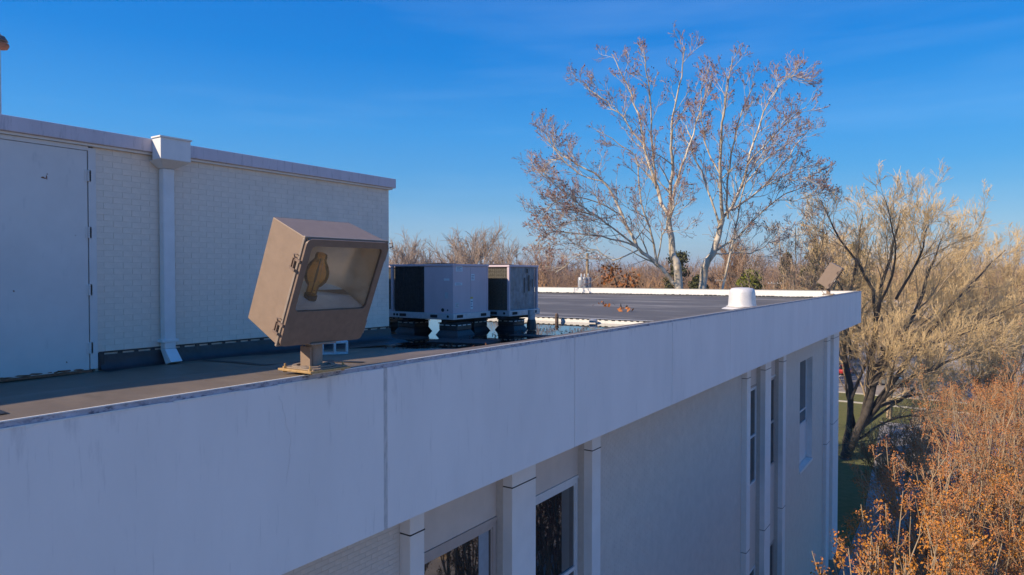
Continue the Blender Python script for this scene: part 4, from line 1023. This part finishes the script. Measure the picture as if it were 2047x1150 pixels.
bare_tree('bare_tree', 'wide low tan tree filling the space right of the leaning tree', on_ground(1850, 800), 19, 9, 46, M_tanb, M_tantw, G, nl=13, prm=PT, trunk_r=.2, fork=.08, nlead=9, llen=4.6)
bare_tree('bare_tree', 'wide low tan tree reaching beyond the right edge over the rows of cars', on_ground(2030, 830), 17, 9, 47, M_tanb, M_tantw, G, nl=13, prm=PT, trunk_r=.2, fork=.08, nlead=9, llen=4.6)
bare_tree('bare_tree', 'pale brushy tan tree low behind the leaning tree by the big lot', on_ground(1760, 770), 14, 7, 48, M_tanb, M_tantw, G, nl=11, prm=PT, trunk_r=.18, fork=.08, nlead=11, llen=4.0)
bare_tree('brush_shrub', 'low tangled brown brush beside the footpath in front of the leaning tree', on_ground(1800, 1040), 5.5, 2.6, 50, M_tanb, M_ortw, None, nl=10, prm=PT, trunk_r=.06, fork=.05, nlead=7, llen=2.0, cat='shrub')
bare_tree('brush_shrub', 'tangled brown brush right of the far end of the footpath', on_ground(1975, 880), 6, 4, 57, M_tanb, M_ortw, None, nl=9, prm=PT, trunk_r=.06, fork=.05, nlead=6, llen=2.2, cat='shrub')
# trees over the car park that the windows mirror
bare_tree('bare_tree', 'tan bare tree in the car park mirrored in the white-framed window', (11, 29, 0), 12.5, 5.5, 45, M_tanb, M_tantw, None, nl=7, prm=PS, trunk_r=.24, fork=.3, nlead=5, llen=3.2)
bare_tree('bare_tree', 'second bare tree mirrored in the windows, farther along the car park', (22, 41, 0), 13, 6, 49, M_tanb, M_ortw, None, nl=8, prm=PS, trunk_r=.24, fork=.2, nlead=7, llen=3.6)

# seed-headed crape myrtles below the roof edge
M_seed = mat('dry_seed_head', (.58, .23, .07), .9, vscale=1.2, col2=(.38, .14, .045))
M_myrtw = mat('crape_myrtle_twig', (.44, .27, .14), .9, var=.3, vscale=.8)
M_seedo = mat('orange_seed_head', (.50, .20, .025), .9, var=.3, vscale=2)
def myrtle(label, base, top_c, rad, seed, stems, orange):
    rs = np.random.RandomState(seed); base = Vector(base); e = empty('crape_myrtle', base, label, 'shrub', 'seed-headed crape myrtles beside the building')
    prm = dict(wander=.22, up=.10, rmin=.0065, kids=(2.5, 3, 3), ang=(.3, .85), ratio=.70)
    trunks, store, tips = [], [], []; c = np.array(top_c)
    for i in range(stems):
        v = rvec(rs); v[2] = abs(v[2]) * .8 - .15; endp = c + v * rad * rs.uniform(.55, 1)
        b = np.array(base) + np.array([rs.normal() * .2, rs.normal() * .2, 0]); mid = b * .5 + endp * .5; mid[:2] = b[:2] * .72 + endp[:2] * .28
        mid = mid + rs.normal(size=3) * rad * .14; pp = smooth_poly([b, mid, mid * .4 + endp * .6 + rs.normal(size=3) * rad * .12, endp], 4, rs, .03); r = np.linspace(.045, .008, len(pp)); trunks.append((np.array(pp), r))
        children_along(store, tips, rs, pp, r, 2, prm, 6, rad * .42, t0=.35)
    V, F = tubes_np(trunks, 6); np_mesh('stems', V, F, M_tanb, e)
    V, F = tubes_np([(p, r) for l, p, r in store], 3); np_mesh('twigs', V, F, M_myrtw, e)
    tp = np.array(tips); tp = tp[rs.rand(len(tp)) < .85]; k = 11; n = len(tp)
    off = rs.normal(size=(n, k, 3)) * np.array([.05, .05, .085]); P = (tp[:, None] + off).reshape(-1, 3)
    hi = np.repeat((tp[:, 2] < C - orange) & (rs.rand(n) < .55), k)
    V, F = leaf_cloud(P[~hi], .026, rs); np_mesh('seed_heads', V, F, M_seed, e, 'stuff')
    if hi.any(): V, F = leaf_cloud(P[hi], .032, rs); np_mesh('seed_heads', V, F, M_seedo, e, 'stuff')
    return e
myrtle('dense orange-brown crape myrtle filling the lower right corner', at(2010, 1100, 17).xy.to_3d(), at(1985, 1080, 17), 2.9, 51, 62, 5.0)
myrtle('tan crape myrtle rising highest beside the parking kerb at the right edge', at(1985, 950, 25).xy.to_3d(), at(1985, 880, 25), 3.7, 52, 56, 9.6)
myrtle('small crape myrtle with bright orange heads beside the corner column', at(1735, 1150, 11).xy.to_3d(), at(1735, 1165, 11), 1.15, 53, 26, 3.9)
myrtle('crape myrtle with its sparse top level with the path end', at(1850, 1000, 18).xy.to_3d(), at(1865, 975, 18), 2.1, 54, 32, 99)
myrtle('crape myrtle between the corner column shrub and the dense one, leaning over the footpath', at(1830, 1100, 14).xy.to_3d(), at(1830, 1090, 14), 1.6, 55, 28, 4.9)

myrtle('tall crape myrtle with sparse rusty heads crossing the right edge above the others', at(2060, 950, 30).xy.to_3d(), at(2050, 830, 30), 3.2, 56, 44, 9.6)

# orange-leaved sapling seen over the parapet
rs = np.random.RandomState(61); b0 = Vector((*at(1245, 560, 48).xy, 0)); e = empty('leafy_sapling', b0, 'small tree holding bunches of bright orange leaves behind the far parapet', 'tree')
trk, store, tips = [], [], []
for L in ([(1245, 1000), (1240, 640), (1225, 545), (1212, 530)], [(1243, 800), (1250, 600), (1255, 560), (1258, 545)], [(1243, 760), (1265, 610), (1270, 575), (1268, 560)]):
    P = [np.array(at(x, y, 48)) for x, y in L]; pp = smooth_poly(P, 3); trk.append((np.array(pp), np.linspace(.09, .02, len(pp))))
    children_along(store, tips, rs, pp, np.linspace(.09, .02, len(pp)), 1, PS, 6, 1.0, .6)
finish_tree(e, store, trk, M_darkb, M_grtw, tips)
P = []
for px, py_, s in ((1212, 540, .25), (1218, 552, .3), (1232, 538, .25), (1240, 566, .4), (1254, 568, .45), (1262, 556, .3), (1212, 562, .25), (1268, 572, .35), (1249, 575, .5)):
    q = np.array(at(px, py_, 48)); P += [q + rs.normal(size=3) * s for _ in range(34)]
V, F = leaf_cloud(P, .15, rs); np_mesh('leaves', V, F, M_leafo, e, 'stuff')

# ---- far trees: a wood as one mass, and the crowns one can tell apart
def fan_mesh(seed, h, w, n, shape='round'):
    """a light bare tree: limbs reach an egg-shaped crown and fork twice"""
    rs = np.random.RandomState(seed); pl = []; k1 = 9 if n < 1300 else 20; k2 = 6 if n < 1300 else 8; k3 = max(2, int(n / (k1 * k2))); k = h / 20
    for i in range(k1):
        a = 2 * np.pi * (i + rs.rand() * .7) / k1; el = rs.uniform(.1, 1.45); z0 = h * rs.uniform(.12, .35)
        rad = w * math.cos(el) * (1 if shape == 'round' else .7); top = h * (.45 + .5 * math.sin(el))
        p0 = np.array([0, 0, z0]); p2 = np.array([math.cos(a) * rad, math.sin(a) * rad, top]); p1 = p0 * .5 + p2 * .5 + np.array([math.cos(a), math.sin(a), -.6]) * rad * .12
        pl.append((np.array([p0, p1, p2]), np.array([.20, .12, .04]) * k))
        for j in range(k2):
            t = rs.uniform(.15, .95); b_ = (p0 * (1 - t) ** 2 + 2 * p1 * t * (1 - t) + p2 * t * t); d = unit(unit(p2 - p0) + rvec(rs) * .75 + [0, 0, .35]); L = h * .22 * rs.uniform(.6, 1.1)
            e1 = b_ + d * L * .5; e2 = e1 + unit(d + rvec(rs) * .3 + [0, 0, .2]) * L * .5; pl.append((np.array([b_, e1, e2]), np.array([.07, .05, .03]) * k))
            for m_ in range(k3):
                t = rs.uniform(.2, 1); c = b_ * (1 - t) + e2 * t; d2 = unit(d + rvec(rs) * .85 + [0, 0, .25]); l2 = L * rs.uniform(.3, .65)
                pl.append((np.array([c, c + d2 * l2 * .5, c + unit(d2 + rvec(rs) * .3) * l2]), np.array([.04, .033, .024]) * k))
    pl.append((np.array([[0, 0, 0], [0, 0, h * .3], [0, 0, h * .7]]), np.array([.35, .28, .1]) * k))
    return tubes_np(pl, 3)
VAR = [fan_mesh(100 + i, 1.0 * 20, 6.5, 380) for i in range(7)]
def wood(name, label, spots, m, seed):
    rs = np.random.RandomState(seed); Vs, Fs, b = [], [], 0
    for x, y, h, w in spots:
        V, F = VAR[rs.randint(6)]; a = rs.uniform(0, 6.28); c, s = math.cos(a), math.sin(a)
        V2 = V * np.array([w / 6.5, w / 6.5, h / 20]); V2 = np.stack([V2[:, 0] * c - V2[:, 1] * s + x, V2[:, 0] * s + V2[:, 1] * c + y, V2[:, 2]], 1)
        Vs.append(V2); Fs.append(F + b); b += len(V)
    return tag(np_mesh(name, np.concatenate(Vs), np.concatenate(Fs), m), label, 'woodland', kind='stuff')
rs = np.random.RandomState(77)
def belt(n, px0, px1, d0, d1, h0, h1, w0=5, w1=8):
    out_ = []
    for i in range(n):
        px = px0 + (px1 - px0) * (i + rs.rand()) / n; d = rs.uniform(d0, d1); q = at(px, 548, d); out_.append((q.x, q.y, rs.uniform(h0, h1), rs.uniform(w0, w1)))
    return out_
wood('woodland', 'brown leafless wood along the horizon behind the far roof', belt(120, 740, 1720, 150, 215, 15.5, 20.5), M_brtw, 1)
wood('woodland', 'russet brown thicket in front of the horizon wood', belt(60, 760, 1660, 95, 140, 13.5, 16.6, 3.5, 5.5), M_ortw, 2)
wood('woodland', 'grey hazy bare wood farthest off on the skyline', belt(90, 700, 2150, 330, 480, 19, 28, 9, 14), M_grtw, 3)
wood('woodland', 'tan brown wood behind the car park at the right', belt(50, 1640, 2150, 245, 300, 15, 21, 6, 9), M_ortw, 4)

def far_tree(px, d, top, w, m, label, shape='round', n=900, seed=1, mtr=M_grtw, grp='separate bare trees on the skyline'):
    q = at(px, 548, d); h = C + (548 - top) / 1364 * d; e = empty('bare_tree', (q.x, q.y, 0), label, 'tree', grp)
    V, F = fan_mesh(seed, h, w / 1364 * d / 2, n, shape); V = V + np.array([q.x, q.y, 0])
    np_mesh('crown', V, F, m, e)
    MB().tube([(q.x, q.y, 0), (q.x, q.y, h * .35), (q.x, q.y, h * .6)], [.5, .4, .15], 7).build('trunk', mtr, e)
far_tree(938, 150, 470, 200, M_grtw, 'wide domed grey bare tree above the rooftop units', n=3600, seed=201)
far_tree(1010, 170, 492, 110, M_grtw, 'lower grey bare tree right of the wide domed one above the units', n=1500, seed=202)
far_tree(824, 165, 474, 60, M_grtw, 'narrow pointed bare tree between the penthouse and the domed tree', 'cone', 1000, 203)
far_tree(846, 168, 484, 46, M_grtw, 'second narrow bare tree just right of the pointed one', 'cone', 900, 204)
far_tree(792, 150, 486, 70, M_grtw, 'feathery bare tree touching the penthouse corner', 'cone', 1000, 205)
far_tree(1090, 185, 494, 110, M_brtw, 'brown bare tree behind the right edge of the coil-sided unit', n=1600, seed=206)
far_tree(1462, 130, 492, 85, M_brtw, 'round dense brown tree between the right sycamore stems', n=3200, seed=207)
far_tree(1650, 120, 470, 120, M_brtw, 'brown bare tree in front of the pines left of the far floodlight', n=1500, seed=208)

def pine(px, d, top, w, label, m=M_pine, cat='tree', bottom=None, grp='evergreens beyond the far parapet', nm='pine_tree'):
    q = at(px, 548, d); h = C + (548 - top) / 1364 * d; wd = w / 1364 * d / 2; rs = np.random.RandomState(int(px))
    e = empty(nm, (q.x, q.y, 0), label, cat, grp); MB().tube([(q.x, q.y, 0), (q.x + .2, q.y, h * .5), (q.x, q.y, h * .95)], [.35, .25, .08], 7).build('trunk', M_darkb, e)
    z0 = (C + (548 - bottom) / 1364 * d) if bottom else h * .5; P = []
    for k in range(38):
        zz = z0 + (h - z0) * rs.rand() ** .8; rr = wd * (1 - .75 * ((zz - z0) / (h - z0)) ** 1.5) * rs.rand() ** .5; a = rs.uniform(0, 6.28); c = np.array([q.x + math.cos(a) * rr, q.y + math.sin(a) * rr, zz])
        P += [c + rs.normal(size=3) * np.array([wd * .14, wd * .14, wd * .09]) for _ in range(70)]
    V, F = leaf_cloud(P, .26 * d / 110, rs); np_mesh('crown', V, F, m, e)
pine(1355, 125, 508, 70, 'dark olive pine behind the left sycamore trunk')
pine(1572, 130, 506, 42, 'small pine standing alone left of the far floodlight')
pine(1625, 118, 498, 60, 'rounded pine directly behind the far floodlight')
pine(1712, 125, 490, 90, 'olive pine to the right of the far floodlight')
pine(1500, 88, 545, 62, 'bright yellow-green bush above the parapet behind the exhaust fan', M_lime, 'shrub', 585, None, 'evergreen_bush')
pine(1396, 92, 552, 36, 'olive bush between the two sycamore trunks', M_pine, 'shrub', 585, None, 'evergreen_bush')

# low hedgerow band right side behind lot
# ================================================================== UTILITY POLES, HOUSES, CARS
def pole(px, d, top, label, trans, arms):
    q = at(px, 548, d); h = C + (548 - top) / 1364 * d; e = empty('utility_pole', (q.x, q.y, 0), label, 'utility pole', 'utility poles beyond the far parapet')
    MB().tube([(q.x, q.y, 0), (q.x, q.y, h)], [.16, .11], 9).build('pole', M_tanb, e)
    for z_, w_ in arms:
        zz = h - z_; a = RV
        MB().tube([Vector((q.x, q.y, zz)) - a * w_ - FV * .14, Vector((q.x, q.y, zz)) + a * w_ - FV * .14], .055, 4).build('crossarm', M_kerb, e)
        for s in (-1, -.45, .45, 1):
            c = Vector((q.x, q.y, zz + .06)) + a * w_ * s * .93 - FV * .14
            MB().lathe([(.035, 0), (.06, .05), (.04, .09), (.055, .13), (.02, .18)], c, 8).build('insulator', M_label, e)
    if trans:
        for s in (-.55, 0.02, -.28):
            c = Vector((q.x, q.y, h - 3.0)) + RV * (s) * 1.0 - FV * (.55 if s != 0.02 else .45)
            t_ = MB().lathe([(.26, 0), (.27, .05), (.27, .95), (.24, 1.0), (.10, 1.04)], c, 14).build('transformer', M_galv, e, smooth=True)
            MB().lathe([(.04, 1.04), (.07, 1.12), (.04, 1.18), (.06, 1.24), (.02, 1.32)], c, 8).build('bushing', M_label, t_)
            MB().box(c.x - .03, c.x + .03, c.y - .30, c.y - .27, c.z + .15, c.z + .8).build('bracket', M_galv, t_)
pole(1174, 56, 506, 'utility pole with grey transformer cans left of the sycamores', True, ((.45, 1.0),))
pole(1548, 110, 563, 'short utility pole with a white crossarm left of the far floodlight', False, ((.3, 1.1),))
pole(1440, 120, 558, 'distant utility pole with crossarm beside the white gabled house', False, ((.3, 1.0),))

M_sid = mat('white_siding', (.66, .66, .67), .7, var=.05); M_shin = mat('grey_shingle', (.16, .155, .15), .9, var=.2, vscale=2); M_green = mat('green_metal_roof', (.05, .20, .09), .6, var=.1)
M_brk = mat('red_brick_wall', (.28, .13, .09), .9, var=.2, vscale=2); M_cream = mat('cream_wall', (.55, .49, .38), .8, var=.06)
def house(px, d, wpx, wall_m, roof_m, h, label, gable=True, deep=9, wins=3, grp='houses and shops in the distance'):
    q = at(px, 548, d); w = wpx / 1364 * d / 2; yaw_ = _y; M = Matrix.Translation((q.x, q.y, 0)) @ Matrix.Rotation(yaw_, 4, 'Z')
    e = empty('house' if gable else 'shop_building', (q.x, q.y, 0), label, 'house' if gable else 'building', grp)
    MB().box(-w, w, 0, deep, 0, h, M).build('wall', wall_m, e)
    rf = MB(); T = lambda x, y, z: tuple(M @ Vector((x, y, z)))
    if gable:
        rise = w * .55
        for s in (-1, 1):
            rf.hexa([T(0, -.4, h + rise), T(s * (w + .4), -.4, h - .22), T(s * (w + .4), deep + .4, h - .22), T(0, deep + .4, h + rise)][::s], [T(0, -.4, h + rise + .2), T(s * (w + .4), -.4, h - .02), T(s * (w + .4), deep + .4, h - .02), T(0, deep + .4, h + rise + .2)][::s])
        MB().poly([T(-w, -.01, h), T(w, -.01, h), T(0, -.01, h + rise - .05)]).build('gable', wall_m, e)
    else: rf.box(-w - .3, w + .3, -.3, deep + .3, h, h + .35, M)
    rf.build('roof', roof_m, e)
    for k in range(wins):
        x = -w + (2 * w) * (k + .5) / wins; ww = min(.9, w / wins * .5)
        f_ = MB().box(x - ww - .08, x + ww + .08, -.06, -.005, h * .35, h * .78, M).build('window', M_wframe, e)
        MB().box(x - ww, x + ww, -.075, -.0601, h * .38, h * .75, M).build('pane', M_glass, f_)
house(1395, 150, 36, M_sid, M_shin, 11.5, 'white gabled house glimpsed left of the pale right sycamore trunk', deep=8, wins=2)
house(1426, 160, 34, M_sid, M_shin, 11.2, 'white gabled house glimpsed right of the pale right sycamore trunk', deep=8, wins=2)
house(1310, 150, 26, M_green, M_green, 11.6, 'small green-roofed gable low behind the left sycamore trunk', deep=6, wins=1)
house(1262, 170, 60, M_cream, M_shin, 9.5, 'pale house roof low in the brown wood left of the sycamores', deep=8, wins=2)
house(1790, 240, 190, M_sid, M_sid, 5.5, 'long low white shop building behind the car park, nearest the building corner', gable=False, deep=20, wins=7)
house(2010, 262, 170, M_brk, M_sid, 5.0, 'low red brick shop building with white roof edge at the right edge', gable=False, deep=18, wins=6)
house(1905, 310, 110, M_cream, M_shin, 6, 'cream building between the white and brick shop buildings', gable=False, deep=15, wins=5)

def car_proto():
    e = empty('parked_car', (0, 0, 0), '', 'car')
    secs = [(-2.2, .35, .62, .62, .78), (-2.05, .28, .88, .88, .85), (-1.35, .25, .95, .97, .88), (-.95, .25, .98, 1.38, .88), (-.2, .25, .98, 1.46, .88), (.6, .25, .97, 1.40, .88), (1.35, .25, .93, .97, .88), (2.0, .28, .80, .80, .84), (2.2, .35, .60, .60, .74)]
    def loft(pairs, name, m):
        mb = MB(); n = 0
        for P in pairs: mb.v += P
        k = len(pairs[0])
        for i in range(len(pairs) - 1):
            for j in range(k): j2 = (j + 1) % k; mb.f.append((i * k + j, i * k + j2, (i + 1) * k + j2, (i + 1) * k + j))
        mb.f += [tuple(range(k))[::-1], tuple((len(pairs) - 1) * k + j for j in range(k))]
        return mb.build(name, m, e, smooth=True)
    loft([[(x, -w, lo), (x, w, lo), (x, w + .02, (lo + bt) / 2), (x, w - .04, bt), (x, -w + .04, bt), (x, -w - .02, (lo + bt) / 2)] for x, lo, bt, rt, w in secs], 'body', None)
    loft([[(x, -.80, .90), (x, .80, .90), (x2, .66, z), (x2, -.66, z)] for x, x2, z in ((-1.75, -1.62, .93), (-1.55, -1.05, 1.40), (.35, .2, 1.45), (1.0, .65, 1.41), (1.45, 1.35, .96))], 'cabin', M_glass)
    loft([[(x, -.67, z), (x, .67, z), (x, .62, z + .03), (x, -.62, z + .03)] for x, z in ((-1.1, 1.395), (-.4, 1.45), (.2, 1.452), (.68, 1.405))], 'roof', None)
    for x, y in ((-1.35, .80), (1.4, .80), (-1.35, -.80), (1.4, -.80)):
        Mw = Matrix.Rotation(R(90), 3, 'X'); w = MB().lathe([(.20, -.10), (.33, -.10), (.33, .10), (.20, .10)], (x, y, .33), 16, Mw).build('wheel', M_black2, e, smooth=True)
        MB().lathe([(.19, -.105), (.19, .105)], (x, y, .33), 12, Mw).build('rim', M_galv, w)
    for y in (-.62, .62):
        MB().box(-2.215, -2.10, y - .16, y + .16, .62, .76).build('taillight', M_red, e); MB().box(2.08, 2.19, y - .16, y + .16, .60, .70).build('headlight', M_label, e)
    return e
M_red = mat('red_lens', (.45, .02, .02), .4)
PAINT = {k: mat('car_paint_' + k, c, .28, .1, var=.02, spec=.6) for k, c in dict(white=(.72, .73, .74), silver=(.42, .43, .45), black=(.02, .02, .022), red=(.42, .03, .025), blue=(.05, .12, .30), grey=(.14, .145, .15)).items()}
cp_ = car_proto(); meshes = {}
def put_car(c, x, y, a, label, first=False):
    o = cp_ if first else copy_tree(cp_); o.location = (x, y, .004); o.rotation_euler = (0, 0, a); tag(o, label, 'car', 'cars in the car parks')
    for ch in o.children:
        if ch.name.split('.')[0] in ('body', 'roof'):
            k = (ch.name.split('.')[0], c)
            if k not in meshes: meshes[k] = ch.data.copy(); meshes[k].materials.clear(); meshes[k].materials.append(PAINT[c])
            ch.data = meshes[k]
q = on_ground(1880, 1040); put_car('blue', 1.9, 49, 0, 'blue car seen through the orange shrub, nearest to the building', True)
cars = [('white', 1.9, 54.6, 0, 'white car next to the blue car beside the footpath kerb'), ('silver', 2.0, 60.3, R(180), 'silver car two bays beyond the blue car'),
        ('blue', 2.1, 71.5, 0, 'blue car in the lot level with the path end'), ('grey', 2.0, 77, R(180), 'grey car last in the row beside the footpath')]
for px, py_, c, a, lb in ((1692, 748, 'red', 90, 'red car just past the corner column, left of the dark trunks'), (1712, 690, 'white', 90, 'white car above the red one beside the corner column'),
                          (1745, 668, 'white', 90, 'white car behind the upper stems of the leaning tree'), (1788, 668, 'red', 90, 'red car right of the leaning tree stems, in the middle rows'),
                          (1735, 640, 'white', 0, 'white car nearest the fascia corner in the far row'), (1765, 641, 'silver', 0, 'silver car second from the fascia corner in the far row'), (1800, 642, 'white', 0, 'white car in the middle of the far row before the white shop'),
                          (1842, 643, 'black', 0, 'black car in the far row before the white shop'), (1905, 646, 'white', 90, 'white car at the left end of the right hand row'), (1935, 647, 'white', 90, 'white car second in the right hand row'),
                          (1968, 648, 'silver', 90, 'silver car in the right hand row'), (2003, 649, 'white', 90, 'white car near the right edge in the right hand row'), (2035, 650, 'red', 90, 'red car touching the right edge of the right hand row'),
                          (1850, 690, 'white', 90, 'white car half hidden in twigs below the far row'), (1925, 693, 'white', 90, 'white car below the right hand row behind tan twigs'), (1985, 694, 'blue', 90, 'blue car below the right hand row near the right edge'),
                          (1780, 770, 'grey', 0, 'grey car on the near side of the big lot behind the dark stems'), (1875, 760, 'silver', 0, 'silver car on the near side of the big lot behind the shrub tops')):
    g = on_ground(px, py_); cars.append((c, g.x, g.y, R(a), lb))
for c in cars: put_car(*c)

# distant hills
V = []; n = 120; rs = np.random.RandomState(5)
for i in range(n + 1):
    a = R(-55 + 140 * i / n); d = 2600; x = -math.sin(a) * d; y = math.cos(a) * d
    h = 34 + 16 * mnoise.noise(Vector((i * .09, 0, 0))) + 8 * mnoise.noise(Vector((i * .35, 3, 0)))
    V += [(x, y, -5), (x, y, h), (x * 1.15, y * 1.15, -5)]
F = [(3 * i + 1, 3 * i, 3 * i + 3, 3 * i + 4) for i in range(n)] + [(3 * i + 2, 3 * i + 1, 3 * i + 4, 3 * i + 5) for i in range(n)]
o = np_mesh('hills', V, F, mat('far_wooded_hill', (.10, .085, .07), .95, var=.15, vscale=.02)); o['kind'] = 'structure'

# light winter haze over the whole site
hz = MB().box(-3600, 3600, -3600, 3600, -6.5, 75).build('haze', None, loc=(0, 0, -6.5)); hz['kind'] = 'stuff'
hm = bpy.data.materials.new('haze_air'); hm.use_nodes = True; t = hm.node_tree; t.nodes.clear()
pv = t.nodes.new('ShaderNodeVolumePrincipled'); pv.inputs['Color'].default_value = (.80, .88, 1, 1); pv.inputs['Density'].default_value = .0003; pv.inputs['Anisotropy'].default_value = .2
om = t.nodes.new('ShaderNodeOutputMaterial'); t.links.new(pv.outputs[0], om.inputs['Volume']); hz.data.materials.append(hm)
